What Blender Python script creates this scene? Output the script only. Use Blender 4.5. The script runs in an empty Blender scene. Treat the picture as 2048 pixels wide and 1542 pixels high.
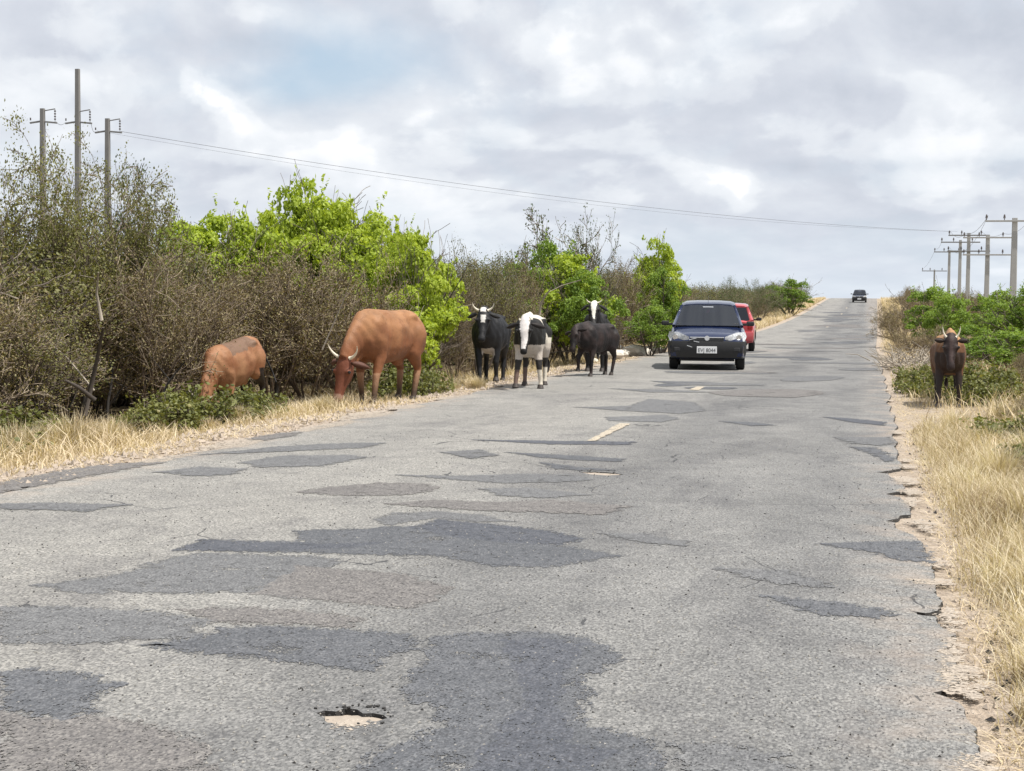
import bpy, bmesh, math, random
import numpy as np
from mathutils import Vector, Matrix, noise
from mathutils.geometry import tessellate_polygon

random.seed(7); rng = np.random.default_rng(7)
sc = bpy.context.scene
COL = sc.collection

# ------------------------------------------------------------------ camera
F = 3100.0; PX, PY = 1730.0, 620.0; ROLL = math.radians(1.2); CAMH = 1.30
d_ = Vector(((PX-1024)/F, -(PY-771)/F, -1)).normalized()      # the road's direction seen from the camera
u0 = Vector((math.sin(ROLL), math.cos(ROLL), 0))
u_ = (u0 - u0.dot(d_)*d_).normalized()
x_ = d_.cross(u_).normalized()
W2C = Matrix((x_, d_, u_)).transposed()      # world -> camera
C2W = W2C.transposed()
cam_d = bpy.data.cameras.new('camera'); cam = bpy.data.objects.new('camera', cam_d); COL.objects.link(cam)
cam_d.sensor_width = 36; cam_d.lens = F/2048*36; cam_d.clip_start = .1; cam_d.clip_end = 9000
cam.matrix_world = Matrix.Translation((0, 0, CAMH)) @ C2W.to_4x4()
sc.camera = cam

# ------------------------------------------------------------------ light, sky, exposure
SUN_EL, SUN_AZ = math.radians(64), math.radians(101)          # azimuth from +Y (down the road) towards +X (right)
sd = bpy.data.lights.new('sun', 'SUN'); sd.energy = 5.0; sd.angle = math.radians(.53); sd.color = (1, .955, .88)
so = bpy.data.objects.new('sun', sd); COL.objects.link(so)
S = Vector((math.sin(SUN_AZ)*math.cos(SUN_EL), math.cos(SUN_AZ)*math.cos(SUN_EL), math.sin(SUN_EL)))
so.rotation_euler = S.to_track_quat('Z', 'Y').to_euler(); so.location = (20, 0, 60)
sc.view_settings.view_transform = 'Standard'; sc.view_settings.look = 'None'
sc.view_settings.exposure = 0.28; sc.view_settings.gamma = 1; sc.view_settings.use_curve_mapping = False
SKYGAIN = 0.91

def mk_world():
    w = bpy.data.worlds.new('World'); sc.world = w; w.use_nodes = True
    nt = w.node_tree; nt.nodes.clear(); L = nt.links
    def N(t, **k):
        n = nt.nodes.new(t)
        for a, b in k.items(): setattr(n, a, b)
        return n
    def M(op, a, b=None, c=None, clamp=False):
        n = N('ShaderNodeMath', operation=op, use_clamp=clamp)
        for i, v in enumerate((a, b, c)):
            if v is None: continue
            if isinstance(v, (int, float)): n.inputs[i].default_value = v
            else: L.new(v, n.inputs[i])
        return n.outputs[0]
    sky = N('ShaderNodeTexSky', sky_type='NISHITA', sun_disc=False, sun_elevation=SUN_EL, sun_rotation=SUN_AZ)
    tc = N('ShaderNodeTexCoord'); sep = N('ShaderNodeSeparateXYZ'); L.new(tc.outputs['Generated'], sep.inputs[0])
    az = M('MULTIPLY', M('ARCTAN2', sep.outputs[0], sep.outputs[1]), 57.2958)
    el = M('MULTIPLY', M('ARCSINE', sep.outputs[2]), 57.2958)
    # clouds lie in a layer: they shrink and flatten towards the horizon
    elw = M('MULTIPLY', M('LOGARITHM', M('ADD', M('MAXIMUM', el, 0.0), 3.0), 2.71828), 9.0)
    def vec(dx, dy, sx=1.0, sy=1.0):
        c = N('ShaderNodeCombineXYZ'); L.new(M('MULTIPLY', M('ADD', az, dx), sx), c.inputs[0]); L.new(M('MULTIPLY', M('ADD', elw, dy), sy), c.inputs[1])
        return c.outputs[0]
    def noi(v, scale, det, rough=.5, dist=0.0, z=0.0):
        n = N('ShaderNodeTexNoise', noise_dimensions='3D'); n.inputs['Scale'].default_value = scale
        n.inputs['Detail'].default_value = det; n.inputs['Roughness'].default_value = rough; n.inputs['Distortion'].default_value = dist
        m = N('ShaderNodeVectorMath', operation='ADD'); L.new(v, m.inputs[0]); m.inputs[1].default_value = (0, 0, z)
        L.new(m.outputs[0], n.inputs['Vector']); return n.outputs['Fac']
    def blob(a0, e0, sa, se, tilt=0.0):
        da = M('SUBTRACT', az, a0); de = M('ADD', M('SUBTRACT', el, e0), M('MULTIPLY', da, tilt))
        q = M('ADD', M('POWER', M('ABSOLUTE', M('DIVIDE', da, sa)), 2.0), M('POWER', M('ABSOLUTE', M('DIVIDE', de, se)), 2.0))
        return M('POWER', 2.71828, M('MULTIPLY', q, -1.0))
    def density(dx, dy):
        big = noi(vec(dx, dy, .10, .17), 1.0, 8, .50, .25, 3.7)
        fine = noi(vec(dx, dy, .30, .50), 1.0, 6, .52, .2, 8.1)
        return M('ADD', M('MULTIPLY', big, .72), M('MULTIPLY', fine, .28))
    d0 = density(0, 0); d1 = density(.35, .55)
    relief = M('MULTIPLY', M('SUBTRACT', d0, d1), 2.6)
    # the cumulus heads and grey undersides where they stand in the sky
    lift = None
    for a0, e0, sa, se, ti, k in CLOUDS:
        b = M('MULTIPLY', blob(a0, e0, sa, se, ti), k)
        lift = b if lift is None else M('ADD', lift, b)
    wob = M('MULTIPLY', M('SUBTRACT', noi(vec(0, 0, .55, .8), 1.0, 7, .62, .3, 1.3), .5), 1.9)
    liftw = M('MULTIPLY', lift, M('ADD', 1.0, wob))
    strat = M('SUBTRACT', noi(vec(0, 0, .045, .30), 1.0, 6, .55, .3, 5.5), .5)
    dd = M('ADD', M('ADD', d0, M('MULTIPLY', liftw, .22)), M('MULTIPLY', strat, .12))
    def step(x, a, b):
        n = N('ShaderNodeMapRange', interpolation_type='SMOOTHSTEP'); L.new(x, n.inputs['Value']); n.inputs['From Min'].default_value = a; n.inputs['From Max'].default_value = b; return n.outputs[0]
    puff = M('ADD', M('MULTIPLY', step(dd, .475, .52), .17), M('MULTIPLY', step(dd, .55, .60), .17))
    v = M('ADD', M('ADD', M('ADD', .35, relief), M('MULTIPLY', liftw, .55)), M('MULTIPLY', strat, .30))
    v = M('ADD', v, puff)
    cr = N('ShaderNodeValToRGB'); L.new(v, cr.inputs[0])
    e = cr.color_ramp.elements; e[0].position = 0.0; e[0].color = (.535, .575, .65, 1); e[1].position = 1.0; e[1].color = (.93, .94, .97, 1)
    for p, c in ((.28, (.62, .655, .725)), (.5, (.71, .745, .80)), (.75, (.81, .84, .88))):
        q = e.new(p); q.color = c + (1,)
    # blue showing through
    gap = M('ADD', M('MULTIPLY', blob(-18.2, 9.0, 3.6, 1.2, .10), 1.0), M('MULTIPLY', blob(-20.6, 7.9, 2.6, .9, 0), .9))
    gap = M('ADD', gap, M('MULTIPLY', blob(-5, 1.6, 14, 1.6, 0), .36))
    gn = M('MULTIPLY', M('ADD', gap, M('MULTIPLY', M('SUBTRACT', noi(vec(0, 0, .25, .4), 1.0, 5, .55, .3, 11.0), .52), 1.5)), 1.0, None, True)
    gm = M('MULTIPLY', M('MULTIPLY', gn, M('SUBTRACT', 1.15, M('MULTIPLY', v, .9), None, True)), .75)
    blue = N('ShaderNodeMix', data_type='RGBA'); blue.inputs['Factor'].default_value = .4
    sm = N('ShaderNodeVectorMath', operation='SCALE'); L.new(sky.outputs[0], sm.inputs[0]); sm.inputs['Scale'].default_value = .1
    blue.inputs['A'].default_value = (.52, .70, .86, 1); L.new(sm.outputs[0], blue.inputs['B'])
    mx = N('ShaderNodeMix', data_type='RGBA'); L.new(gm, mx.inputs['Factor']); L.new(cr.outputs[0], mx.inputs['A']); L.new(blue.outputs['Result'], mx.inputs['B'])
    hz = N('ShaderNodeMix', data_type='RGBA')       # paler and bluer low down
    L.new(M('MULTIPLY', M('SUBTRACT', 1.0, M('DIVIDE', M('MAXIMUM', el, 0.0), 4.0), None, True), .6), hz.inputs['Factor'])
    L.new(mx.outputs['Result'], hz.inputs['A']); hz.inputs['B'].default_value = (.68, .75, .84, 1)
    g = N('ShaderNodeVectorMath', operation='SCALE'); L.new(hz.outputs['Result'], g.inputs[0]); g.inputs['Scale'].default_value = SKYGAIN*10
    bg = N('ShaderNodeBackground'); bg.inputs['Strength'].default_value = .1; L.new(g.outputs[0], bg.inputs['Color'])
    out = N('ShaderNodeOutputWorld'); L.new(bg.outputs[0], out.inputs['Surface'])

def azel(px, py):
    v = C2W @ Vector(((px-1024)/F, -(py-771)/F, -1)); v.normalize()
    return math.degrees(math.atan2(v.x, v.y)), math.degrees(math.asin(v.z))
CLOUDS = []
for px, py, sx, sy, ti, k in ((435, 205, 75, 36, .55, .62), (380, 160, 30, 40, 0, .25), (880, 190, 110, 45, 0, .42), (1130, 45, 90, 60, 0, .40),
        (1430, 355, 80, 32, .15, .55), (1480, 385, 22, 45, 0, .35), (1590, 370, 60, 30, 0, .18), (1330, 165, 160, 40, 0, .30), (1160, 190, 60, 35, 0, .22), (1900, 370, 120, 35, 0, .28),
        (1640, 190, 170, 45, .2, -.50), (1950, 60, 170, 55, 0, -.50), (500, 90, 170, 36, .1, -.34), (90, 110, 160, 35, 0, -.36), (60, 200, 260, 40, 0, .18),
        (1250, 235, 230, 22, 0, -.26), (1900, 230, 90, 90, 0, .20), (1130, 310, 200, 12, 0, -.28), (430, 330, 120, 16, 0, -.20), (850, 60, 120, 45, 0, .02), (700, 270, 25, 25, 0, .25),
        (1650, 30, 90, 40, 0, .25), (600, 30, 150, 30, 0, .18), (1500, 235, 130, 25, 0, .2), (1700, 330, 250, 14, 0, -.22)):
    a, e = azel(px, py); CLOUDS.append((a, e, sx/54.1, sy/54.1, ti, k))
mk_world()

# ------------------------------------------------------------------ terrain
_yk = np.array([-50, 0, 60, 75, 90, 110, 130, 155, 180, 205, 225, 260, 320, 600, 6000.])
_zk = np.array([0, 0, 0, .04, .16, .44, .84, 1.42, 2.08, 2.72, 2.98, 2.7, 1.2, -6, -60.])
_ys = np.arange(-50, 6000, 2.0); _zs = np.interp(_ys, _yk, _zk)
_ker = np.hanning(15); _ker /= _ker.sum(); _zs2 = np.convolve(np.pad(_zs, 7, mode='edge'), _ker, 'valid')
def prof(y): return np.interp(y, _ys, _zs2)
def bend(y): return np.interp(y, [0, 55, 90, 130, 209, 260, 6000], [0, 0, .30, .6, 1.1, 1.4, 1.4])
def sm(a, b, t): t = np.clip((t-a)/(b-a), 0, 1); return t*t*(3-2*t)
RL, RR = -5.72, .40
def gz(x, y):
    x = np.asarray(x, float); y = np.asarray(y, float); xx = x-bend(y)
    z = prof(y)
    side = np.where(xx < -2.6, sm(-5.7, -9.2, xx)*-.33, 0) - .022
    side = side + np.where(xx < -9.5, .05*np.sin(x*.7+y*.3), 0) + np.where(xx > 2, .12*sm(2, 6, xx), 0)
    bump = .012*np.sin(x*9+np.sin(y*5)*2)*np.sin(y*7.3+x*3) * sm(.5, 1.5, np.abs(xx-(RL+RR)/2)-3.0)
    return z + side + bump
def gzf(x, y): return float(gz(x, y))
def ray(px, py):
    return C2W @ Vector(((px-1024)/F, -(py-771)/F, -1))
def hit(px, py, off=0.0):
    """point of the road plane seen at a pixel of the photograph"""
    r = ray(px, py); t = 30.0
    lo = None; y = 1.5
    f = lambda y: CAMH + r.z/r.y*y - (float(prof(y))+off)
    while y < 400 and f(y) > 0: y += .25 if y < 60 else 1
    a, b = max(y-1, .5), y
    for _ in range(30):
        m = (a+b)/2
        if f(m) > 0: a = m
        else: b = m
    return Vector((r.x/r.y*a, a, float(prof(a))+off))
def at(px, Y, py=650):
    r = ray(px, py); return r.x/r.y*Y
def ztop(px, py, Y):
    r = ray(px, py); return CAMH + r.z/r.y*Y

# ------------------------------------------------------------------ helpers
def tag(o, label=None, cat=None, group=None, kind=None):
    if label: o['label'] = label
    if cat: o['category'] = cat
    if group: o['group'] = group
    if kind: o['kind'] = kind
    return o
def link(name, me, parent=None):
    o = bpy.data.objects.new(name, me); COL.objects.link(o)
    if parent: o.parent = parent
    return o
def empty(name, loc, rz=0.0, scale=1.0):
    o = bpy.data.objects.new(name, None); COL.objects.link(o); o.location = loc; o.rotation_euler.z = rz; o.scale = (scale,)*3
    o.empty_display_size = .2; return o
def npmesh(name, verts, faces, mat=None, smooth=False, tint=None):
    """verts (n,3); faces list of (m,k) index arrays"""
    me = bpy.data.meshes.new(name)
    verts = np.asarray(verts, np.float32); faces = [np.asarray(f, np.int32) for f in faces if len(f)]
    me.vertices.add(len(verts)); me.vertices.foreach_set('co', verts.ravel())
    nl = sum(f.size for f in faces); npg = sum(len(f) for f in faces)
    me.loops.add(nl); me.loops.foreach_set('vertex_index', np.concatenate([f.ravel() for f in faces]))
    me.polygons.add(npg)
    tot = np.concatenate([np.full(len(f), f.shape[1], np.int32) for f in faces])
    st = np.concatenate([[0], np.cumsum(tot)[:-1]]).astype(np.int32)
    me.polygons.foreach_set('loop_start', st)
    me.polygons.foreach_set('loop_total', tot)
    me.update(calc_edges=True)
    if tint is not None:
        a = me.attributes.new('tint', 'FLOAT', 'FACE'); a.data.foreach_set('value', np.asarray(tint, np.float32))
    me.polygons.foreach_set('use_smooth', np.full(npg, smooth))
    if mat: me.materials.append(mat)
    return me
def tubes(polys, k=4, caps=True):
    """polys: list of (pts (n,3), radii (n,)) -> verts, quads, tris"""
    V = []; Q = []; base = 0
    ang = np.arange(k)*2*math.pi/k
    for pts, rad in polys:
        pts = np.asarray(pts, float); n = len(pts); rad = np.asarray(rad, float)
        t = np.gradient(pts, axis=0); t /= (np.linalg.norm(t, axis=1, keepdims=True)+1e-9)
        ref = np.array([0, 0, 1.]) if abs(t[0, 2]) < .9 else np.array([1., 0, 0])
        a = np.cross(t, ref); a /= (np.linalg.norm(a, axis=1, keepdims=True)+1e-9); b = np.cross(t, a)
        ring = pts[:, None, :] + rad[:, None, None]*(np.cos(ang)[None, :, None]*a[:, None, :]+np.sin(ang)[None, :, None]*b[:, None, :])
        V.append(ring.reshape(-1, 3))
        i = np.arange(n-1)[:, None]*k + np.arange(k)[None, :]; j = np.arange(n-1)[:, None]*k + (np.arange(k)[None, :]+1) % k
        Q.append(np.stack([i, i+k, j+k, j], -1).reshape(-1, 4)[:, ::-1]+base)
        base += n*k
    return np.concatenate(V), np.concatenate(Q)
def tube_mesh(name, polys, mat, k=6, smooth=True):
    v, q = tubes(polys, k); extra = []
    base = 0
    for pts, r in polys:
        n = len(pts); extra.append(np.arange(base, base+k)); extra.append(np.arange(base+(n-1)*k, base+n*k)[::-1]); base += n*k
    return npmesh(name, v, [q, np.array(extra)], mat, smooth)

class B:
    """collects boxes, prisms, lathes into one bmesh"""
    def __init__(s): s.bm = bmesh.new()
    def box(s, c, d, bevel=0.0, rot=None):
        m = Matrix.Translation(c) @ (rot.to_4x4() if rot else Matrix()) @ Matrix.Diagonal((*d, 1))
        r = bmesh.ops.create_cube(s.bm, size=1, matrix=m)
        if bevel:
            es = list({e for v in r['verts'] for e in v.link_edges})
            bmesh.ops.bevel(s.bm, geom=es, offset=bevel, segments=2, affect='EDGES', profile=.6)
        return s
    def poly(s, pts, thick=0.0, n=None):
        vs = [s.bm.verts.new(p) for p in pts]; f = s.bm.faces.new(vs)
        if thick:
            r = bmesh.ops.extrude_face_region(s.bm, geom=[f]); f.normal_update(); nn = n or f.normal
            for v in r['geom']:
                if isinstance(v, bmesh.types.BMVert): v.co += nn*thick
        return s
    def cyl(s, a, b, r, seg=20, r2=None):
        a = Vector(a); b = Vector(b); m = Matrix.Translation((a+b)/2) @ (b-a).to_track_quat('Z', 'Y').to_matrix().to_4x4()
        bmesh.ops.create_cone(s.bm, cap_ends=True, segments=seg, radius1=r, radius2=r if r2 is None else r2, depth=(b-a).length, matrix=m); return s
    def ball(s, c, r, seg=12, sc=(1, 1, 1)):
        bmesh.ops.create_uvsphere(s.bm, u_segments=seg, v_segments=seg//2+1, radius=r, matrix=Matrix.Translation(c) @ Matrix.Diagonal((*sc, 1))); return s
    def mesh(s, name, mat, smooth=False):
        bmesh.ops.recalc_face_normals(s.bm, faces=s.bm.faces)
        me = bpy.data.meshes.new(name); s.bm.to_mesh(me); s.bm.free(); me.materials.append(mat)
        if smooth:
            me.polygons.foreach_set('use_smooth', np.full(len(me.polygons), True))
            try: me.set_sharp_from_angle(angle=math.radians(40))
            except Exception: pass
        return me
    def obj(s, name, mat, parent=None, smooth=False): return link(name, s.mesh(name, mat, smooth), parent)

# ------------------------------------------------------------------ materials
class NT:
    def __init__(s, name):
        s.m = bpy.data.materials.new(name); s.m.use_nodes = True; s.t = s.m.node_tree; s.t.nodes.clear()
        s.out = s.t.nodes.new('ShaderNodeOutputMaterial')
    def N(s, t, ins=None, **k):
        n = s.t.nodes.new(t)
        for a, b in k.items(): setattr(n, a, b)
        for a, b in (ins or {}).items():
            if hasattr(b, 'is_output') or isinstance(b, bpy.types.NodeSocket): s.t.links.new(b, n.inputs[a])
            else: n.inputs[a].default_value = b
        return n
    def math(s, op, a, b=0.0, clamp=False): return s.N('ShaderNodeMath', {0: a, 1: b}, operation=op, use_clamp=clamp).outputs[0]
    def noise(s, vec, scale, det=4, rough=.55, dist=0.0):
        return s.N('ShaderNodeTexNoise', {'Vector': vec, 'Scale': scale, 'Detail': det, 'Roughness': rough, 'Distortion': dist}).outputs['Fac']
    def ramp(s, f, stops, interp='LINEAR'):
        n = s.N('ShaderNodeValToRGB', {0: f}); e = n.color_ramp.elements; n.color_ramp.interpolation = interp
        e[0].position = stops[0][0]; e[0].color = (*stops[0][1], 1); e[1].position = stops[-1][0]; e[1].color = (*stops[-1][1], 1)
        for p, c in stops[1:-1]: q = e.new(p); q.color = (*c, 1)
        return n.outputs[0]
    def mix(s, f, a, b, mode='MIX'):
        n = s.N('ShaderNodeMix', data_type='RGBA', blend_type=mode)
        for k, v in (('Factor', f), ('A', a), ('B', b)):
            i = n.inputs[k] if k == 'Factor' else [q for q in n.inputs if q.name == k and q.type == 'RGBA'][0]
            if isinstance(v, bpy.types.NodeSocket): s.t.links.new(v, i)
            else: i.default_value = v if k == 'Factor' else (*v, 1)
        return [o for o in n.outputs if o.type == 'RGBA'][0]
    def coord(s, which='Object'): return s.N('ShaderNodeTexCoord').outputs[which]
    def surf(s, sh): s.t.links.new(sh, s.out.inputs['Surface']); return s.m
    def pr(s, col, rough=.6, bump=None, bstr=.3, bdist=.02, **k):
        ins = {'Base Color': col if isinstance(col, bpy.types.NodeSocket) else (*col, 1), 'Roughness': rough}
        ins.update(k)
        if bump is not None: ins['Normal'] = s.N('ShaderNodeBump', {'Height': bump, 'Strength': bstr, 'Distance': bdist}).outputs[0]
        return s.N('ShaderNodeBsdfPrincipled', ins).outputs[0]

def plain(name, col, rough=.5, metal=0.0, coat=0.0, var=.12, scale=8.0):
    t = NT(name); n = t.noise(t.coord(), scale, 4)
    c = t.mix(n, [x*(1-var) for x in col], [min(1, x*(1+var)) for x in col])
    return t.surf(t.pr(c, rough, Metallic=metal, **({'Coat Weight': coat, 'Coat Roughness': .04} if coat else {})))

def m_asphalt(name, stops, grain=1.0, dirt=.0, old=False, bstr=.6, cg=.12, gk=.40, cut=False):
    t = NT(name); co = t.coord('Object')
    co2 = t.N('ShaderNodeMapping', {'Vector': co, 'Scale': (1.0, .55, 1.0)}).outputs[0]
    vor = t.N('ShaderNodeTexVoronoi', {'Vector': co2, 'Scale': 95.0/grain}, feature='F1')
    vcol = t.N('ShaderNodeSeparateColor', {0: vor.outputs['Color']}).outputs[0]
    fine = t.noise(co2, 95/grain, 3, .6); mid = t.noise(co2, 22, 4, .6); big = t.noise(co, .55, 5, .55, .4); ten = t.noise(co, 3.2, 6, .6, .3)
    f = t.math('ADD', t.math('MULTIPLY', fine, .46), t.math('MULTIPLY', mid, .26)); f = t.math('ADD', f, t.math('MULTIPLY', ten, .16)); f = t.math('ADD', f, t.math('MULTIPLY', big, .12))
    f = t.math('ADD', f, t.math('MULTIPLY', t.math('SUBTRACT', vcol, .5), cg))
    c = t.ramp(f, stops)
    gap = t.N('ShaderNodeMapRange', {'Value': vor.outputs['Distance'], 'From Min': .52, 'From Max': .75}).outputs[0]
    c = t.mix(t.math('MULTIPLY', gap, gk), c, (.035, .035, .038))
    pits = t.math('MULTIPLY', t.math('LESS_THAN', fine, .42), t.math('GREATER_THAN', mid, .52))
    if old:
        # worn, pale stone on the left lane, polished darker bands where the wheels run
        sx = t.N('ShaderNodeSeparateXYZ', {0: co})
        wob = t.math('MULTIPLY', t.math('SUBTRACT', t.noise(co, .35, 4), .5), 1.3)
        X = t.math('ADD', sx.outputs[0], wob)
        lane = t.N('ShaderNodeMapRange', {'Value': X, 'From Min': -3.4, 'From Max': -1.4, 'To Min': 0.0, 'To Max': 1.0}).outputs[0]
        c = t.mix(t.math('MULTIPLY', lane, .8), c, (.74, .76, .80), 'MULTIPLY')
        for xc, wd, k in ((-1.75, .50, .62), (-.35, .40, .34), (-4.6, .45, .14)):
            g = t.math('POWER', 2.718, t.math('MULTIPLY', t.math('POWER', t.math('ABSOLUTE', t.math('DIVIDE', t.math('SUBTRACT', X, xc), wd)), 2.0), -1.0))
            c = t.mix(t.math('MULTIPLY', g, k), c, (.60, .61, .64), 'MULTIPLY')
        st = t.noise(t.N('ShaderNodeMapping', {'Vector': co, 'Scale': (.9, .35, 1)}).outputs[0], .8, 6, .6, .6)
        c = t.mix(t.math('MULTIPLY', t.N('ShaderNodeMapRange', {'Value': st, 'From Min': .52, 'From Max': .60}).outputs[0], .62), c, (.70, .70, .725), 'MULTIPLY')
        st2 = t.noise(t.N('ShaderNodeMapping', {'Vector': co, 'Scale': (1.1, .8, 1), 'Location': (7, 3, 0)}).outputs[0], 1.7, 6, .62, .4)
        c = t.mix(t.math('MULTIPLY', t.N('ShaderNodeMapRange', {'Value': st2, 'From Min': .54, 'From Max': .60}).outputs[0], .40), c, (.66, .66, .69), 'MULTIPLY')
        cr = t.N('ShaderNodeTexVoronoi', {'Vector': t.mix(.12, co, t.N('ShaderNodeTexNoise', {'Vector': co, 'Scale': 3.0, 'Detail': 4.0}).outputs['Color']), 'Scale': 1.15}, feature='DISTANCE_TO_EDGE').outputs['Distance']
        cm = t.math('MULTIPLY', t.math('LESS_THAN', cr, .0045), t.math('GREATER_THAN', t.noise(co, .9, 3), .56))
        c = t.mix(t.math('MULTIPLY', cm, .8), c, (.05, .05, .05))
        pits = t.math('MAXIMUM', pits, cm)
        # sand blown in along the edges
        ed = t.N('ShaderNodeMapRange', {'Value': t.math('ABSOLUTE', t.math('SUBTRACT', sx.outputs[0], (RL+RR)/2)), 'From Min': 2.55, 'From Max': 3.15}).outputs[0]
        ed = t.math('MULTIPLY', ed, t.N('ShaderNodeMapRange', {'Value': t.noise(co, 2.6, 6, .65), 'From Min': .45, 'From Max': .62}).outputs[0])
        c = t.mix(t.math('MULTIPLY', ed, .6), c, (.40, .32, .255))
    c = t.mix(t.math('MULTIPLY', pits, .72), c, (.045, .045, .048))
    h = t.math('ADD', t.math('MULTIPLY', fine, .5), t.math('MULTIPLY', mid, .5)); h = t.math('SUBTRACT', h, t.math('MULTIPLY', pits, .5))
    p = t.pr(c, .88, h, bstr, .012)
    if cut:      # the thin repair layer frays out stone by stone at its rim
        ed = t.N('ShaderNodeAttribute', attribute_name='rim').outputs['Fac']
        k = t.math('ADD', t.math('MULTIPLY', t.math('SUBTRACT', fine, .5), 2.6), t.math('MULTIPLY', t.math('SUBTRACT', mid, .5), 3.0))
        worn = t.math('MULTIPLY', t.math('GREATER_THAN', t.math('ADD', ten, t.math('MULTIPLY', t.math('SUBTRACT', fine, .5), .5)), .66), 3.0)
        k = t.math('GREATER_THAN', t.math('SUBTRACT', t.math('ADD', ed, k), worn), .42)
        p = t.N('ShaderNodeMixShader', {0: k, 1: t.N('ShaderNodeBsdfTransparent').outputs[0], 2: p}).outputs[0]
    return t.surf(p)
ASPH = m_asphalt('worn_asphalt', ((.36, (.128, .123, .116)), (.46, (.22, .213, .198)), (.54, (.29, .279, .257)), (.66, (.43, .41, .375))), 1.0, old=True, bstr=.8, cg=.12, gk=.42)
PATCH = [m_asphalt('patch_asphalt_blue', ((.36, (.05, .054, .061)), (.5, (.088, .092, .102)), (.64, (.16, .163, .172))), .8, bstr=.5, cut=True),
         m_asphalt('patch_asphalt_grey', ((.36, (.075, .076, .079)), (.5, (.125, .126, .13)), (.64, (.21, .21, .21))), .8, bstr=.5, cut=True),
         m_asphalt('patch_asphalt_brown', ((.36, (.085, .079, .077)), (.5, (.145, .135, .13)), (.64, (.24, .225, .21))), .9, bstr=.6, cut=True),
         m_asphalt('patch_asphalt_dark', ((.36, (.038, .042, .052)), (.5, (.068, .073, .088)), (.64, (.13, .134, .15))), .8, bstr=.5, cut=True)]
def m_sandcut():
    t = NT('blown_sand'); co = t.coord(); n1 = t.noise(co, 60, 4, .65); n2 = t.noise(co, 14, 4, .6)
    c = t.ramp(n1, ((.35, (.22, .19, .16)), (.5, (.34, .29, .24)), (.65, (.46, .40, .33)))); p = t.pr(c, .95, n1, .8, .01)
    ed = t.N('ShaderNodeAttribute', attribute_name='rim').outputs['Fac']
    k = t.math('ADD', t.math('MULTIPLY', t.math('SUBTRACT', n1, .5), 4.0), t.math('MULTIPLY', t.math('SUBTRACT', n2, .5), 3.5)); k = t.math('GREATER_THAN', t.math('ADD', ed, k), .75)
    return t.surf(t.N('ShaderNodeMixShader', {0: k, 1: t.N('ShaderNodeBsdfTransparent').outputs[0], 2: p}).outputs[0])
SANDC = m_sandcut()
def m_ground():
    t = NT('sandy_ground'); co = t.coord('Object')
    a = t.noise(co, 1.1, 7, .6, .3); b = t.noise(co, 14, 5, .6); c3 = t.noise(co, 60, 3, .6)
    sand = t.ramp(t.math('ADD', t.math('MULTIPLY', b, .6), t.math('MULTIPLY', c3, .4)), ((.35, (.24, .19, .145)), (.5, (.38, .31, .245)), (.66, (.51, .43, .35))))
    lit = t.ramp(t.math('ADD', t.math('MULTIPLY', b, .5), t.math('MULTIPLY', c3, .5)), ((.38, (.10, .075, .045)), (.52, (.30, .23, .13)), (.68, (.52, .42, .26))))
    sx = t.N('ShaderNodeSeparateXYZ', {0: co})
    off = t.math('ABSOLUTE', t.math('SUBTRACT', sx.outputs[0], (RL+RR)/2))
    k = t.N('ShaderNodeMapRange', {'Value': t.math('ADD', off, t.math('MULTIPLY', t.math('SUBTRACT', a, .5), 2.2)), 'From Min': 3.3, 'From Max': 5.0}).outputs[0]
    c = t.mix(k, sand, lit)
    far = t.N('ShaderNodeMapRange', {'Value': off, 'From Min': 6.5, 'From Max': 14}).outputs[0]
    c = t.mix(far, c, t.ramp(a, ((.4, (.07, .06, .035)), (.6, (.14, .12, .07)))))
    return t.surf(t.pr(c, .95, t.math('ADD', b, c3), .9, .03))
GROUND = m_ground()
def m_leaf(name, stops, trans=.35, rough=.55):
    t = NT(name); a = t.N('ShaderNodeAttribute', attribute_name='tint').outputs['Fac']
    oi = t.N('ShaderNodeObjectInfo').outputs['Random']
    f = t.math('ADD', t.math('MULTIPLY', a, .85), t.math('MULTIPLY', oi, .15))
    c = t.ramp(f, stops)
    p = t.pr(c, rough, **{'Specular IOR Level': .35})
    tr = t.N('ShaderNodeBsdfTranslucent', {'Color': t.mix(1.0, c, (1.25, 1.2, .6), 'MULTIPLY')}).outputs[0]
    return t.surf(t.N('ShaderNodeMixShader', {0: trans, 1: p, 2: tr}).outputs[0])
LIME = m_leaf('lime_leaves', ((0, (.15, .21, .025)), (.35, (.30, .39, .04)), (.7, (.43, .52, .07)), (1, (.56, .62, .13))), .45)
GREEN = m_leaf('green_leaves', ((0, (.07, .12, .022)), (.4, (.16, .25, .038)), (.8, (.27, .38, .06)), (1, (.38, .47, .10))), .42)
WEED = m_leaf('weed_leaves', ((0, (.06, .07, .02)), (.4, (.13, .145, .04)), (.8, (.22, .225, .07)), (1, (.38, .34, .16))), .3)
FEATHER = m_leaf('feathery_leaves', ((0, (.09, .09, .03)), (.4, (.165, .17, .05)), (.8, (.25, .245, .08)), (1, (.33, .29, .12))), .3)
OLIVE = m_leaf('olive_leaves', ((0, (.07, .075, .028)), (.4, (.14, .145, .045)), (.8, (.22, .205, .07)), (1, (.32, .28, .12))), .25)
DRYL = m_leaf('dry_leaves', ((0, (.09, .065, .035)), (.35, (.18, .13, .065)), (.6, (.20, .18, .07)), (.85, (.31, .24, .13)), (1, (.47, .37, .23))), .2)
GREYG = m_leaf('grey_green_leaves', ((0, (.05, .07, .03)), (.5, (.095, .13, .05)), (1, (.18, .21, .09))), .25)
STRAW = m_leaf('straw', ((0, (.18, .125, .07)), (.25, (.40, .32, .205)), (.6, (.60, .52, .375)), (1, (.80, .74, .60))), .25, .7)
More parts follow.
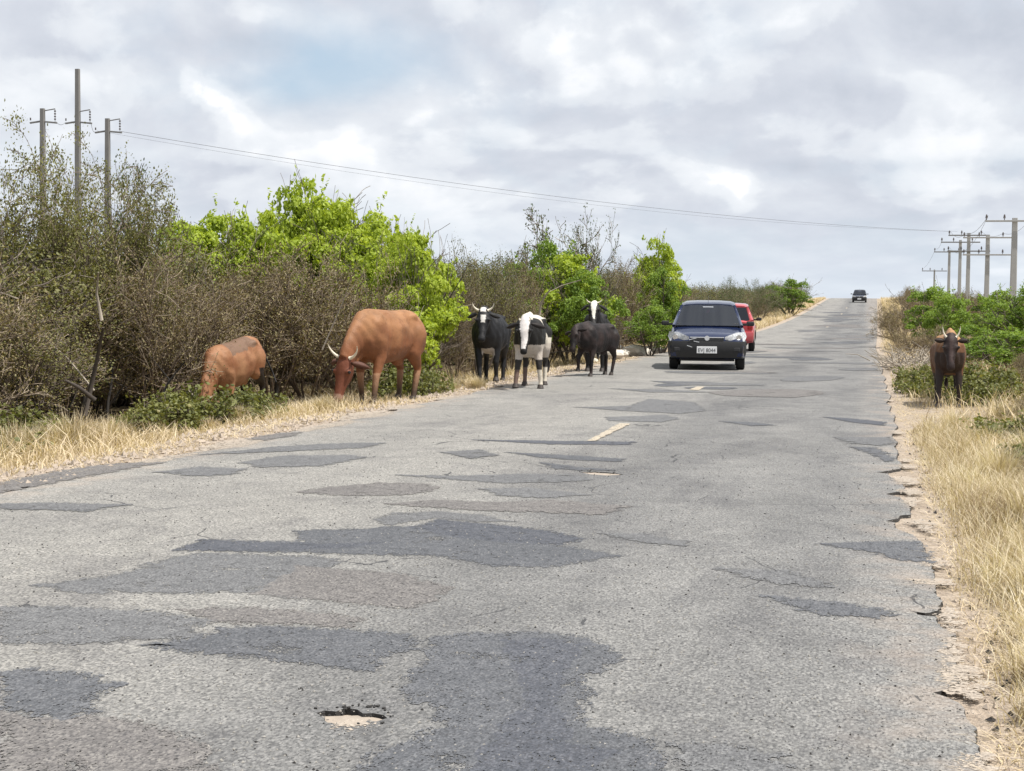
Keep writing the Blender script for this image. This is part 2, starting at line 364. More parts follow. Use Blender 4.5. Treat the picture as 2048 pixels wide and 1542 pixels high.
STRAWP = m_leaf('pale_straw', ((0, (.22, .155, .09)), (.28, (.48, .385, .26)), (.7, (.68, .57, .40)), (1, (.78, .68, .50))), .25, .7)
def m_bark(name, a, b, c):
    t = NT(name); co = t.coord(); n = t.noise(co, 6, 5, .65); oi = t.N('ShaderNodeObjectInfo').outputs['Random']
    at_ = t.N('ShaderNodeAttribute', attribute_name='tint').outputs['Fac']
    f = t.math('ADD', t.math('MULTIPLY', at_, .7), t.math('MULTIPLY', n, .3))
    return t.surf(t.pr(t.ramp(f, ((.1, a), (.5, b), (.9, c))), .9))
BARK = m_bark('grey_bark', (.07, .05, .036), (.165, .125, .09), (.37, .305, .225))
BARKD = m_bark('dark_bark', (.05, .04, .033), (.12, .095, .078), (.26, .22, .18))
STONE = plain('white_stone', (.62, .57, .50), .9, var=.25, scale=5)
CONC = plain('pole_concrete', (.40, .39, .37), .9, var=.15, scale=2)
LCONC = plain('weathered_pole_concrete', (.22, .21, .20), .9, var=.2, scale=2)
ARMM = plain('crossarm_concrete', (.22, .215, .21), .9)
INSU = plain('insulator_ceramic', (.10, .085, .08), .3)
WIREM = plain('wire_metal', (.10, .10, .11), .6)
CHIP_SHADE = plain('dark_chip_and_notch_shade', (.035, .033, .032), .95, var=.4, scale=30)
YPAINT = m_asphalt('faded_road_paint', ((.38, (.20, .18, .15)), (.47, (.38, .33, .26)), (.6, (.58, .50, .38))), 1.1, bstr=.5)

# ------------------------------------------------------------------ ground, road, patches
def mk_ground():
    xs = np.unique(np.concatenate([[-3000, -1200, -500, -220, -120, -70, -45, -30], np.arange(-24, -10, 2), np.arange(-10, -5, .3), np.arange(-5, 0, 1), np.arange(0, 5, .12), np.arange(5, 14, 1.5), [20, 35, 60, 120, 300, 900, 2500]]))
    ys = np.unique(np.concatenate([[-40, -15, -5], np.arange(-2, 12, .25), np.arange(12, 40, .5), np.arange(40, 270, 2.5), [300, 400, 600, 1000, 2000, 4500]]))
    X, Y = np.meshgrid(xs, ys); Xb = X+bend(Y)
    Z = gz(Xb, Y)
    v = np.stack([Xb, Y, Z], -1).reshape(-1, 3); nx = len(xs)
    i = (np.arange(len(ys)-1)[:, None]*nx+np.arange(nx-1)[None, :]).ravel()
    f = np.stack([i, i+1, i+nx+1, i+nx], -1)
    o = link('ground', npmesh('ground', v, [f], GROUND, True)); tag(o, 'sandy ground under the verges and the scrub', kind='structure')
mk_ground()

R_EDGE = [(1971, 1560), (1971, 1542), (1962, 1517), (1950, 1475), (1954, 1458), (1933, 1437), (1925, 1412), (1906, 1400), (1887, 1392), (1866, 1385), (1896, 1378), (1900, 1366), (1919, 1362), (1912, 1342), (1912, 1319), (1904, 1306), (1869, 1303), (1890, 1297), (1902, 1290), (1900, 1275), (1912, 1267),
          (1886, 1256), (1875, 1246), (1873, 1233), (1846, 1231), (1820, 1222), (1850, 1226), (1875, 1221), (1880, 1210), (1883, 1200), (1871, 1187), (1871, 1171), (1867, 1150), (1863, 1127), (1850, 1105), (1842, 1083), (1825, 1069), (1800, 1060), (1787, 1054), (1790, 1045), (1772, 1042), (1796, 1037), (1800, 1031), (1821, 1029),
          (1819, 1010), (1808, 1000), (1800, 994), (1771, 988), (1792, 984), (1812, 983), (1808, 973), (1798, 962), (1779, 952), (1776, 947), (1752, 945), (1780, 941), (1800, 937), (1806, 929), (1792, 917), (1796, 903), (1788, 893), (1795, 884), (1783, 872), (1788, 862), (1795, 852), (1787, 843), (1790, 830), (1778, 822), (1783, 812), (1772, 806), (1780, 796), (1782, 790), (1770, 782), (1774, 771), (1766, 764), (1772, 756), (1763, 748), (1766, 738), (1758, 730)]
def jag(pts, amp, step=.12):
    out = []
    for a, b in zip(pts, pts[1:]+pts[:1]):
        n = max(1, int((b-a).length/step)); d = (b-a)
        for k in range(n):
            p = a+d*(k/n); nn = Vector((d.y, -d.x, 0))
            if nn.length > 1e-6: nn.normalize()
            p = p+nn*noise.noise(p*7.0)*amp if k else p.copy(); out.append(p)
    return out
def mk_road():
    YE = 58.0
    right = [hit(*p) for p in R_EDGE]; right = [Vector((p.x, p.y, 0)) for p in right]
    y0 = right[-1].y; yy = y0+.6
    while yy < YE: right.append(Vector((RR-.02+.07*noise.noise(Vector((yy*1.7, 3, 0))), yy, 0))); yy += .6
    right.append(Vector((RR, YE, 0)))
    left = []; yy = YE
    while yy > 2.0:
        left.append(Vector((RL+.12*noise.noise(Vector((yy*.8, 9, 0)))+.06*noise.noise(Vector((yy*4.1, 9, 0))), yy, 0)) if yy < YE else Vector((RL, YE, 0))); yy -= .3
    start = [Vector((RL, -12, 0)), Vector((right[0].x+.02, -12, 0))]
    outer = start+right+left
    outer2 = []
    for i, p in enumerate(outer):
        q = outer[(i+1) % len(outer)]; outer2.append(p)
        if 3 < i < len(R_EDGE)+1:
            n = max(1, int((q-p).length/.03))
            for k in range(1, n): m = p.lerp(q, k/n); outer2.append(m+Vector((noise.noise(m*23)*.018, noise.noise(m*19+Vector((5, 5, 5)))*.018, 0)))
    holes = []
    for px_ in ([(632, 1426), (650, 1421), (672, 1423), (690, 1416), (715, 1419), (726, 1427), (745, 1426), (775, 1436), (752, 1443), (735, 1441), (722, 1450), (690, 1453), (672, 1446), (655, 1445), (650, 1434)],
                [(1158, 944), (1190, 943), (1218, 945), (1248, 949), (1215, 951), (1185, 949)]):
        pts = [hit(*p) for p in px_]; pts = [Vector((p.x, p.y, 0)) for p in pts]; holes.append(jag(pts, .035, .03)[::-1])
    loops = [outer2]+holes
    tris = tessellate_polygon(loops)
    V = [tuple(p) for l in loops for p in l]; n0 = len(V); base = 0; Qs = []
    low = []
    for li, l in enumerate(loops):
        n = len(l)
        for i in range(n): low.append((l[i].x+(0.012 if li == 0 and l[i].x > -2 else 0), l[i].y, -.085))
        for i in range(n):
            j = (i+1) % n; Qs.append((base+i, n0+base+i, n0+base+j, base+j))
        base += n
    V = np.array(V+low)
    T = np.array([t for t in tris])
    # far strip following the rise
    ys = np.concatenate([np.arange(YE, 270, 2.5), [300, 360, 500]]); st = len(V); far = []
    for y in ys:
        for k in range(9):
            f = k/8; x = RL+(RR-RL)*f + float(bend(y)) + (0.06*noise.noise(Vector((y*.3, f*9, 0))) if k in (0, 8) and y > YE else 0)
            far.append((x, y, float(prof(y))+ (0 if y == YE else .004)))
        far.append((RR+float(bend(y))+.02, y, float(prof(y))-.12)); far.append((RL+float(bend(y))-.02, y, float(prof(y))-.12))
    V = np.concatenate([V, np.array(far)]); FQ = []
    for r in range(len(ys)-1):
        a = st+r*11; b = a+11
        for k in range(8): FQ.append((a+k, a+k+1, b+k+1, b+k))
        FQ.append((a+8, a+9, b+9, b+8)); FQ.append((a+10, a, b, b+10))
    me = npmesh('road', V, [T, np.array(Qs), np.array(FQ)], ASPH); me.materials.append(CHIP_SHADE)
    mi = np.zeros(len(me.polygons), np.int32); mi[len(T):len(T)+len(Qs)] = 1; me.polygons.foreach_set('material_index', mi)  # edge and pothole walls: dark broken asphalt, notch shade put into the colour
    bm = bmesh.new(); bm.from_mesh(me); bmesh.ops.recalc_face_normals(bm, faces=bm.faces)
    if sum(f.normal.z*f.calc_area() for f in bm.faces) < 0: bmesh.ops.reverse_faces(bm, faces=bm.faces)
    bm.to_mesh(me); bm.free()
    o = link('road', me); tag(o, 'worn grey two lane asphalt road with a crumbling right edge', kind='structure'); return o
ROAD = mk_road()

PATCHES = [
 (1, [(68, 1170), (219, 1153), (290, 1132), (342, 1115), (403, 1106), (598, 1112), (685, 1119), (640, 1150), (600, 1197), (444, 1183), (393, 1187), (290, 1187), (164, 1188)]),
 (2, [(600, 1130), (689, 1139), (802, 1149), (904, 1176), (884, 1187), (856, 1207), (812, 1217), (737, 1209), (600, 1197), (500, 1187), (560, 1150)]),
 (0, [(349, 1101), (410, 1078), (500, 1081), (600, 1083), (590, 1062), (740, 1057), (790, 1052), (900, 1060), (1120, 1092), (1180, 1100), (1240, 1112), (1100, 1135), (985, 1133), (900, 1115), (840, 1110), (700, 1110), (600, 1106), (450, 1104)]),
 (3, [(820, 1056), (880, 1040), (960, 1046), (1100, 1062), (1168, 1078), (1120, 1090), (1020, 1088), (900, 1075)]),
 (1, [(745, 1040), (790, 1026), (880, 1023), (960, 1030), (1030, 1044), (950, 1044), (870, 1038), (780, 1050)]),
 (3, [(352, 1100), (412, 1079), (480, 1084), (640, 1088), (760, 1086), (700, 1096), (560, 1102), (440, 1103)]),
 (1, [(0, 1215), (130, 1214), (280, 1220), (430, 1240), (390, 1260), (400, 1275), (280, 1283), (150, 1290), (0, 1286)]),
 (2, [(360, 1220), (500, 1215), (620, 1222), (725, 1240), (700, 1255), (560, 1250), (430, 1246)]),
 (0, [(280, 1290), (400, 1275), (440, 1255), (560, 1252), (650, 1258), (740, 1262), (830, 1275), (835, 1300), (760, 1315), (740, 1342), (620, 1330), (500, 1315), (380, 1305)]),
 (0, [(860, 1275), (955, 1267), (1061, 1264), (1164, 1272), (1242, 1310), (1236, 1323), (1208, 1340), (1160, 1364), (1181, 1392), (1160, 1429), (1177, 1453), (1300, 1480), (1325, 1520), (1350, 1560), (700, 1560), (730, 1522), (771, 1494), (839, 1477), (890, 1453), (873, 1436), (880, 1416), (819, 1402), (805, 1378), (822, 1344), (853, 1316)]),
 (3, [(1000, 1280), (1100, 1275), (1180, 1290), (1150, 1330), (1130, 1400), (1150, 1480), (1250, 1500), (1180, 1560), (900, 1560), (980, 1470), (1040, 1400), (1010, 1330)]),
 (2, [(0, 1425), (60, 1440), (200, 1430), (330, 1460), (420, 1500), (480, 1560), (0, 1560)]),
 (0, [(0, 1345), (60, 1337), (150, 1345), (240, 1370), (180, 1400), (200, 1425), (120, 1440), (0, 1420)]),
 (1, [(1340, 1485), (1450, 1490), (1560, 1510), (1610, 1560), (1380, 1560), (1350, 1520)]),
 (0, [(1630, 1088), (1700, 1085), (1780, 1083), (1840, 1084), (1862, 1110), (1861, 1126), (1800, 1120), (1740, 1105)]),
 (0, [(1520, 1190), (1600, 1198), (1700, 1208), (1760, 1218), (1800, 1230), (1750, 1236), (1650, 1232), (1590, 1215)]),
 (1, [(1430, 1135), (1500, 1140), (1580, 1142), (1650, 1165), (1660, 1175), (1560, 1170), (1470, 1150)]),
 (1, [(1200, 1067), (1290, 1068), (1380, 1085), (1370, 1092), (1280, 1085)]),
 (2, [(590, 985), (650, 975), (760, 965), (860, 968), (880, 978), (820, 990), (700, 992)]),
 (2, [(770, 1008), (870, 1000), (1000, 1005), (1100, 1000), (1262, 1013), (1200, 1030), (1080, 1025), (950, 1022)]),
 (1, [(790, 950), (900, 952), (1040, 948), (1150, 950), (1190, 960), (1120, 965), (1000, 967)]),
 (0, [(1010, 905), (1090, 908), (1250, 918), (1240, 924), (1100, 918)]),
 (1, [(960, 978), (1060, 976), (1180, 990), (1100, 997), (1000, 992)]),
 (0, [(1080, 925), (1160, 935), (1230, 941), (1150, 941), (1110, 938)]),
 (3, [(945, 880), (1050, 881), (1270, 884), (1260, 890), (1100, 889)]),
 (1, [(400, 910), (560, 893), (690, 886), (770, 886), (730, 896), (560, 904)]),
 (1, [(480, 925), (560, 912), (700, 910), (735, 915), (640, 933), (520, 935)]),
 (1, [(310, 945), (400, 934), (490, 938), (460, 950), (390, 953)]),
 (2, [(-20, 968), (130, 940), (230, 927), (330, 925), (260, 938), (130, 962), (-20, 990)]),
 (1, [(0, 1008), (100, 1006), (260, 1010), (170, 1024), (0, 1018)]),
 (2, [(490, 878), (560, 866), (600, 865), (590, 872), (530, 881)]),
 (1, [(1150, 815), (1260, 812), (1300, 798), (1390, 805), (1412, 822), (1360, 828), (1250, 822)]),
 (1, [(1210, 835), (1330, 830), (1360, 838), (1320, 845), (1220, 842)]),
 (0, [(1440, 843), (1500, 844), (1552, 851), (1500, 852)]),
 (3, [(1645, 834), (1700, 837), (1775, 845), (1765, 851), (1700, 845)]),
 (1, [(1670, 875), (1778, 875), (1788, 888), (1760, 892), (1700, 887)]),
 (0, [(1700, 894), (1755, 896), (1788, 918), (1775, 925), (1740, 908)]),
 (0, [(1300, 762), (1400, 764), (1460, 768), (1440, 771), (1340, 768)]),
 (1, [(1215, 777), (1340, 780), (1430, 785), (1300, 785)]),
 (1, [(880, 905), (960, 900), (1000, 910), (940, 918)]),
]
def mk_patches():
    n = 0
    def add(pts, m, z, inset=.055, name='asphalt_patch'):
        nonlocal n
        jp = jag(pts, .03, .05)
        jp = [p+Vector((noise.noise(p*16)*.02, noise.noise(p*14+Vector((9, 2, 0)))*.025, 0)) for p in jp]
        for p in jp:
            p.x = min(p.x, 1.0)
        v = [(p.x, p.y, float(prof(p.y))+z) for p in jp]
        A = sum(v[i][0]*v[(i+1) % len(v)][1]-v[(i+1) % len(v)][0]*v[i][1] for i in range(len(v)))
        sg = 1 if A > 0 else -1; n_ = len(v); inn = []; Vp = np.array(v)[:, :2]; Wp = np.roll(Vp, -1, 0); Dp = Wp-Vp; Lp = (Dp**2).sum(1)+1e-9
        def dist(x, y):
            r_ = np.array([x, y])-Vp; k = np.clip((r_*Dp).sum(1)/Lp, 0, 1); return np.sqrt(((r_-Dp*k[:, None])**2).sum(1).min())
        outv = []
        for i in range(n_):
            a_, c_ = Vector(v[i-1][:2]), Vector(v[(i+1) % n_][:2]); d = (c_-a_); d = d.normalized() if d.length > 1e-6 else Vector((1, 0)); q = Vector((-d.y, d.x))*sg
            w_ = inset
            while w_ > .002 and dist(v[i][0]+q.x*w_, v[i][1]+q.y*w_) < w_*.8: w_ *= .6
            w2 = inset*.6
            while w2 > .002 and dist(v[i][0]-q.x*w2, v[i][1]-q.y*w2) < w2*.8: w2 *= .6
            outv.append((v[i][0]-q.x*w2, v[i][1]-q.y*w2, v[i][2])); inn.append((v[i][0]+q.x*w_, v[i][1]+q.y*w_, v[i][2]+.0002))
        v = outv
        t = tessellate_polygon([[Vector((a[0], a[1], 0)) for a in inn]])
        me = npmesh(name, np.array(v+inn), [np.array(t)+n_, np.array([(i, (i+1) % n_, n_+(i+1) % n_, n_+i) for i in range(n_)])], m)
        at_ = me.attributes.new('rim', 'FLOAT', 'POINT'); at_.data.foreach_set('value', np.concatenate([np.zeros(n_), np.full(n_, 1.0)]).astype(np.float32))
        bm = bmesh.new(); bm.from_mesh(me)
        for f in bm.faces:
            if f.normal.z < 0: f.normal_flip()
        bm.to_mesh(me); bm.free()
        o = link(name, me, ROAD); n += 1
    for i, (k, px_) in enumerate(PATCHES):
        add([hit(*p) for p in px_], PATCH[k], .0016+.00009*i)
    r = random.Random(5)
    for i in range(46):
        Y = 24+ (i/46)**1.3*120+r.uniform(-1, 1); w = r.uniform(.25, 1.0)*(1+Y*.006); l = r.uniform(.25, .9)*(1+Y*.02)
        X = r.choice((r.uniform(-3.9, -1.2), r.uniform(-3.4, -.8), r.uniform(-1.2, .0))) + float(bend(Y))
        if X < -3.3 and Y < 36: X = -2.4
        pts = []
        for a in range(12):
            t = a/12*2*math.pi; rr = 1+.35*noise.noise(Vector((math.cos(t)*1.5+i*3, math.sin(t)*1.5, 0)))
            pts.append(Vector((min(X+math.cos(t)*w*rr+.15*math.sin(t)*l, RR-.12+float(bend(Y))), Y+math.sin(t)*l*rr, 0)))
        add(pts, PATCH[r.choice((0, 1, 1, 2))], .0054+.00005*i+ (.004 if Y > 58 else 0))
    rs_ = random.Random(12)
    def blobpts(X, Y, w, l, sd):
        return [Vector((X+math.cos(t)*w*(1+.5*noise.noise(Vector((math.cos(t)*1.4+sd, math.sin(t)*1.4, 0)))), Y+math.sin(t)*l*(1+.5*noise.noise(Vector((math.cos(t)*1.4, math.sin(t)*1.4+sd, 0)))), 0)) for t in [k/14*6.283 for k in range(14)]]
    for i in range(20):     # sand carried from the verge onto the broken edge
        Y = 4.0+i*.75+rs_.uniform(-.3, .3) if i < 14 else 14+(i-13)*3; add(blobpts(.36+rs_.uniform(-.03, .03), Y, rs_.uniform(.05, .12), rs_.uniform(.12, .34), i*3.1), SANDC, .0009+.00004*i, .04, 'sand_spill')
    for i in range(16):
        Y = 12+i*1.9+rs_.uniform(-.5, .5); add(blobpts(RL+rs_.uniform(-.05, .1), Y, rs_.uniform(.12, .3), rs_.uniform(.3, .9), i*2.3), SANDC, .0009+.00004*i, .06, 'sand_spill')
    h_ = hit(700, 1450); add(blobpts(h_.x, h_.y, .055, .07, 4.4), SANDC, .0014, .03, 'sand_spill')
    for px_ in ([(1175, 883), (1200, 869), (1238, 848), (1262, 848), (1225, 866), (1190, 883)], [(1378, 780), (1394, 774), (1410, 774), (1398, 781)]):
        me_pts = [hit(*p) for p in px_]; v = [(p.x, p.y, float(prof(p.y))+.0078) for p in jag(me_pts, .03, .08)]
        t = tessellate_polygon([[Vector(a) for a in v]]); me = npmesh('road_marking', np.array(v), [np.array(t)], YPAINT)
        link('road_marking', me, ROAD)
    for Y in (94, 112, 132, 155):
        X = -2.55+float(bend(Y)); z = float(prof(Y)); v = [(X-.06, Y, z+.008), (X+.06, Y, z+.008), (X+.06+float(bend(Y+4)-bend(Y)), Y+4, float(prof(Y+4))+.008), (X-.06+float(bend(Y+4)-bend(Y)), Y+4, float(prof(Y+4))+.008)]
        link('road_marking', npmesh('road_marking', np.array(v), [np.array([[0, 1, 2, 3]])], YPAINT), ROAD)
mk_patches()

# ------------------------------------------------------------------ stones and grit
def stone_mesh(seed, n=1):
    bm = bmesh.new(); bmesh.ops.create_icosphere(bm, subdivisions=2, radius=.5); o = Vector((seed*7.3, seed*1.9, 0))
    for v in bm.verts:
        v.co *= 1+.55*noise.noise(v.co*1.8+o)+.2*noise.noise(v.co*5+o); v.co.z *= .7
    me = bpy.data.meshes.new('stone'); bm.to_mesh(me); bm.free(); return me
SM = []
for s in range(5): m = stone_mesh(s); m.materials.append(STONE); SM.append(m)
r = random.Random(3)
for i in range(22):
    px, py = r.uniform(1232, 1338), None
    Y = r.uniform(38, 47); X = at(px, Y)
    if not (-7.6 < X < -5.9): X = r.uniform(-7.4, -6.1)
    s = r.choice((.16, .22, .3, .42, .55)); o = link('stone', SM[i % 5]); o.location = (X, Y, gzf(X, Y)+s*.22); o.scale = (s*r.uniform(.9, 1.5), s, s*r.uniform(.7, 1.1)); o.rotation_euler.z = r.uniform(0, 6)
    tag(o, 'pale broken stone in the heap on the left verge beside the dark blue car', 'stone', 'pale stones heaped on the left verge')
def grit(name, n, xr, yf, size, mat, label, xf=None):
    """loose chips scattered on the verge, one mesh"""
    base = np.array([[1, 0, 0], [-.5, .8, 0], [-.6, -.7, 0], [.1, 0, .8], [0, .1, -.5]]); ft = np.array([[0, 1, 3], [1, 2, 3], [2, 0, 3], [1, 0, 4], [2, 1, 4], [0, 2, 4]])
    Y = yf(rng.random(n)); X = xr[0]+rng.random(n)*(xr[1]-xr[0]); X = X+bend(Y)
    if xf is not None: X = xf(X, Y)
    s = size*(.4+rng.random(n)**3*1.8); a = rng.random(n)*6.28; Z = gz(X, Y)+s*.2
    v = base[None]*s[:, None, None]*(.7+.6*rng.random((n, 5, 1))); ca, sa = np.cos(a)[:, None], np.sin(a)[:, None]
    vx = v[..., 0]*ca-v[..., 1]*sa+X[:, None]; vy = v[..., 0]*sa+v[..., 1]*ca+Y[:, None]; vz = v[..., 2]+Z[:, None]
    V = np.stack([vx, vy, vz], -1).reshape(-1, 3); Fc = (ft[None]+np.arange(n)[:, None, None]*5).reshape(-1, 3)
    o = link(name, npmesh(name, V, [Fc], mat)); tag(o, label, kind='stuff')
PEB = plain('tan_pebble', (.40, .335, .275), .9, var=.4, scale=30)
grit('gravel', 9000, (.42, 1.5), lambda u: 3.8+u**2*26, .008, PEB, 'loose tan pebbles along the broken right road edge')
grit('asphalt_crumbs', 420, (.42, .75), lambda u: 3.8+u**1.5*14, .009, CHIP_SHADE, 'dark crumbs of broken asphalt beside the right road edge')
grit('verge_gravel', 7000, (-7.4, -5.75), lambda u: 10+u**1.6*45, .022, PEB, 'loose tan pebbles on the sandy left verge')

RGL = plain('road_grit_light', (.30, .285, .26), .9, var=.3, scale=40)
def flat(X, Y): return X
_gz = gz
def gz(x, y): return prof(y)+0*np.asarray(x)
grit('road_grit', 26000, (-5.2, .38), lambda u: 3.6+u**1.7*14, .0032, RGL, 'pale stone grit worn loose on the near road surface')
grit('road_grit_dark', 7000, (-5.2, .38), lambda u: 3.6+u**1.7*12, .0033, CHIP_SHADE, 'dark asphalt crumbs on the near road surface')
gz = _gz
def hole_fill(pts, z, mat):
    P = [hit(*p) for p in pts]; v = [(p.x, p.y, z+.006*noise.noise(p*20)) for p in jag(P, .03, .04)]
    t = tessellate_polygon([[Vector((a[0], a[1], 0)) for a in v]]); me = npmesh('sand_fill', np.array(v), [np.array(t)], SANDF)
    o = link('sand_fill', me, ROAD)
SANDF = plain('sand_fill', (.33, .28, .23), .9, var=.25, scale=25)
hole_fill([(620, 1430), (668, 1424), (715, 1422), (790, 1440), (752, 1452), (722, 1462), (690, 1464), (645, 1456)], -.012, SANDF)
hole_fill([(1148, 944), (1190, 941), (1262, 949), (1215, 955), (1175, 953)], -.006, SANDF)

_rs = random.Random(8)
def rim_crumbs(cx, cy, rx, ry, n, label):
    bm = bmesh.new()
    for i in range(n):
        a = _rs.uniform(.2, 3.0) if i % 3 else _rs.uniform(0, 6.28); p = Vector((cx+math.cos(a)*rx*_rs.gauss(.95, .22), cy+math.sin(a)*ry*_rs.gauss(.95, .2), .003)); q = _rs.uniform(.002, .0065)
        bmesh.ops.create_icosphere(bm, subdivisions=1, radius=q, matrix=Matrix.Translation(p) @ Matrix.Rotation(_rs.uniform(0, 3), 4, 'Z') @ Matrix.Diagonal((1.4, .9, .7, 1)))
    me = bpy.data.meshes.new('asphalt_crumbs'); bm.to_mesh(me); bm.free(); me.materials.append(CHIP_SHADE); o = link('asphalt_crumbs', me); tag(o, label, kind='stuff')
_h = hit(703, 1436); rim_crumbs(_h.x, _h.y, .11, .15, 38, 'dark crumbs round the sandy pothole near the camera')
_h = hit(1200, 947); rim_crumbs(_h.x, _h.y, .20, .22, 16, 'dark crumbs round the farther pale pothole')

# ------------------------------------------------------------------ grass
def blades(X, Y, H, Wd, lean, seg=3):
    n = len(X); a = rng.random(n)*6.283; side = a+math.pi/2+rng.normal(0, .5, n)
    dx, dy = np.cos(a)*lean, np.sin(a)*lean; sx, sy = np.cos(side)*Wd/2, np.sin(side)*Wd/2
    Z = gz(X, Y)-.02; V = []
    for k in range(seg):
        t = k/seg; w = 1-.55*t
        cx = X+dx*H*t*t; cy = Y+dy*H*t*t; cz = Z+H*t*(1-.28*np.minimum(lean, 1.4)*t)
        V += [np.stack([cx-sx*w, cy-sy*w, cz], -1), np.stack([cx+sx*w, cy+sy*w, cz], -1)]
    V.append(np.stack([X+dx*H, Y+dy*H, Z+H*(1-.28*np.minimum(lean, 1.4))], -1))
    V = np.stack(V, 1).reshape(-1, 3); nv = 2*seg+1; b = (np.arange(n)*nv)[:, None]
    Q = np.concatenate([b+np.array([[2*k, 2*k+1, 2*k+3, 2*k+2]]) for k in range(seg-1)]); T = b+np.array([[2*seg-2, 2*seg-1, 2*seg]])
    pf = np.array([noise.noise(Vector((x*1.9, y*.9, 7)))+.5*noise.noise(Vector((x*9, y*6, 3))) for x, y in zip(X, Y)]) if n < 90000 else 0
    tint = np.clip(rng.normal(.48, .25, n)+pf*.45, 0, 1)
    return V, Q, T, np.concatenate([np.tile(tint, seg-1), tint])
def grass(name, X, Y, H, Wd, lean, mat, label, seg=3):
    V, Q, T, t = blades(X, Y, H, Wd, lean, seg); o = link(name, npmesh(name, V, [Q, T], mat, tint=t)); tag(o, label, kind='stuff'); return o
def clumpy(n, xr, yfun, thr=.0, sc=1.2, edge=None):
    X = xr[0]+rng.random(n)*(xr[1]-xr[0]); Y = yfun(rng.random(n)); X = X+bend(Y)
    f = np.array([noise.noise(Vector((x*sc, y*sc*.6, 0)))+.4*noise.noise(Vector((x*sc*4, y*sc*3, 2))) for x, y in zip(X, Y)])
    k = f > thr
    if edge is not None: k &= edge(X, Y, f)
    return X[k], Y[k], f[k]
# right verge: tall straw close to the camera
X, Y, f = clumpy(85000, (.42, 2.6), lambda u: 3.9+u**1.5*16, -9, 1.6, lambda X, Y, f: (~((Y > 17.6) & (X < 1.5))) & (X-.42 > rng.random(len(X))**.8*.20-f*.08) & (X < .16*Y+.25))
grass('dry_grass', X, Y, (.08+.20*rng.random(len(X))**1.4)*np.clip((X-.34)*2.8, .18, 1)*(1+.5*np.clip(f, -.3, .6)), .0035+.0025*rng.random(len(X)), .25+.8*rng.random(len(X)), STRAW, 'tall dry straw coloured grass on the right verge', 3)
X, Y, f = clumpy(52000, (.50, 9), lambda u: 14+u**1.3*90, -.35, .7, lambda X, Y, f: (~((Y > 16.5) & (Y < 21.6) & (X < 1.5) & (rng.random(len(X)) < .85))) & (X-bend(Y)-.50 > rng.random(len(X))*.30-f*.2) & (X < .14*Y+1.5))
grass('dry_grass', X, Y, (.14+.28*rng.random(len(X)))*(1+.4*f)*np.clip((X-bend(Y)-.3)*1.5, .3, 1), .009+.008*rng.random(len(X)), .2+.8*rng.random(len(X)), STRAWP, 'pale dry grass farther along the right verge', 2)
# litter lying flat on the sand
X, Y, f = clumpy(22000, (.42, 1.4), lambda u: 3.9+u**1.5*20, -.3, 2)
grass('straw_litter', X, Y, .03+.07*rng.random(len(X)), .003+.002*rng.random(len(X)), 2.2+rng.random(len(X)), STRAWP, 'short straw bits lying on the right verge sand', 2)
# left verge
X, Y, f = clumpy(90000, (-10, -6.0), lambda u: 11+u**1.25*60, -.5, .55, lambda X, Y, f: (-(X-bend(Y))-6.5 > rng.random(len(X))*.7-f*1.3))
grass('dry_grass', X, Y, (.06+.20*rng.random(len(X))**1.4)*(1+1.1*np.clip(f, -.4, .6))*np.clip((-(X-bend(Y))-6.0)*.9, .25, 1.15), .007+.006*rng.random(len(X)), .3+1.0*rng.random(len(X)), STRAWP, 'pale dry grass along the left verge', 2)
X, Y, f = clumpy(26000, (-10, -6.2), lambda u: 60+u*150, -.6, .4)
grass('dry_grass', X, Y, .2+.3*rng.random(len(X)), .03+.03*rng.random(len(X)), .2+.8*rng.random(len(X)), STRAWP, 'straw coloured verge grass far up the left side', 2)
X, Y, f = clumpy(16000, (.9, 9), lambda u: 70+u*140, -.6, .4)
grass('dry_grass', X, Y, .2+.35*rng.random(len(X)), .03+.03*rng.random(len(X)), .2+.8*rng.random(len(X)), STRAWP, 'straw coloured verge grass far up the right side', 2)
X, Y, f = clumpy(12000, (-7.0, -5.85), lambda u: 10+u**1.3*40, -.2, 1.5)
grass('straw_litter', X, Y, .04+.08*rng.random(len(X)), .005+.004*rng.random(len(X)), 2.0+rng.random(len(X)), STRAWP, 'short straw bits lying on the left verge sand', 2)
def tuft_mesh(seed, n, h, rad, mat, wide=.006):
    g = np.random.default_rng(seed); a = g.random(n)*6.28; r0 = g.random(n)**.7*rad; X0, Y0 = np.cos(a)*r0, np.sin(a)*r0
    H = h*(.45+.6*g.random(n)); out = .15+1.1*g.random(n)**1.3; a2 = a+g.normal(0, .5, n); V = []
    s = a2+math.pi/2; sx, sy = np.cos(s)*wide/2, np.sin(s)*wide/2
    for t, w in ((0, 1), (.35, .9), (.7, .6)):
        cx = X0+np.cos(a2)*H*out*t*t*.7; cy = Y0+np.sin(a2)*H*out*t*t*.7; cz = H*t*(1-.3*out*t*.6)
        V += [np.stack([cx-sx*w, cy-sy*w, cz], -1), np.stack([cx+sx*w, cy+sy*w, cz], -1)]
    V.append(np.stack([X0+np.cos(a2)*H*out*.7, Y0+np.sin(a2)*H*out*.7, H*(1-.3*out)], -1))
    V = np.stack(V, 1).reshape(-1, 3); b = (np.arange(n)*7)[:, None]
    Q = np.concatenate([b+np.array([[0, 1, 3, 2]]), b+np.array([[2, 3, 5, 4]])]); T = b+np.array([[4, 5, 6]]); ti = np.clip(g.normal(.45, .25, n), 0, 1)
    return npmesh('grass_tuft', V, [Q, T], mat, tint=np.tile(ti, 3))
TUFT = [tuft_mesh(1, 520, .42, .16, STRAW), tuft_mesh(2, 420, .36, .18, STRAW), tuft_mesh(3, 300, .30, .14, STRAWP)]
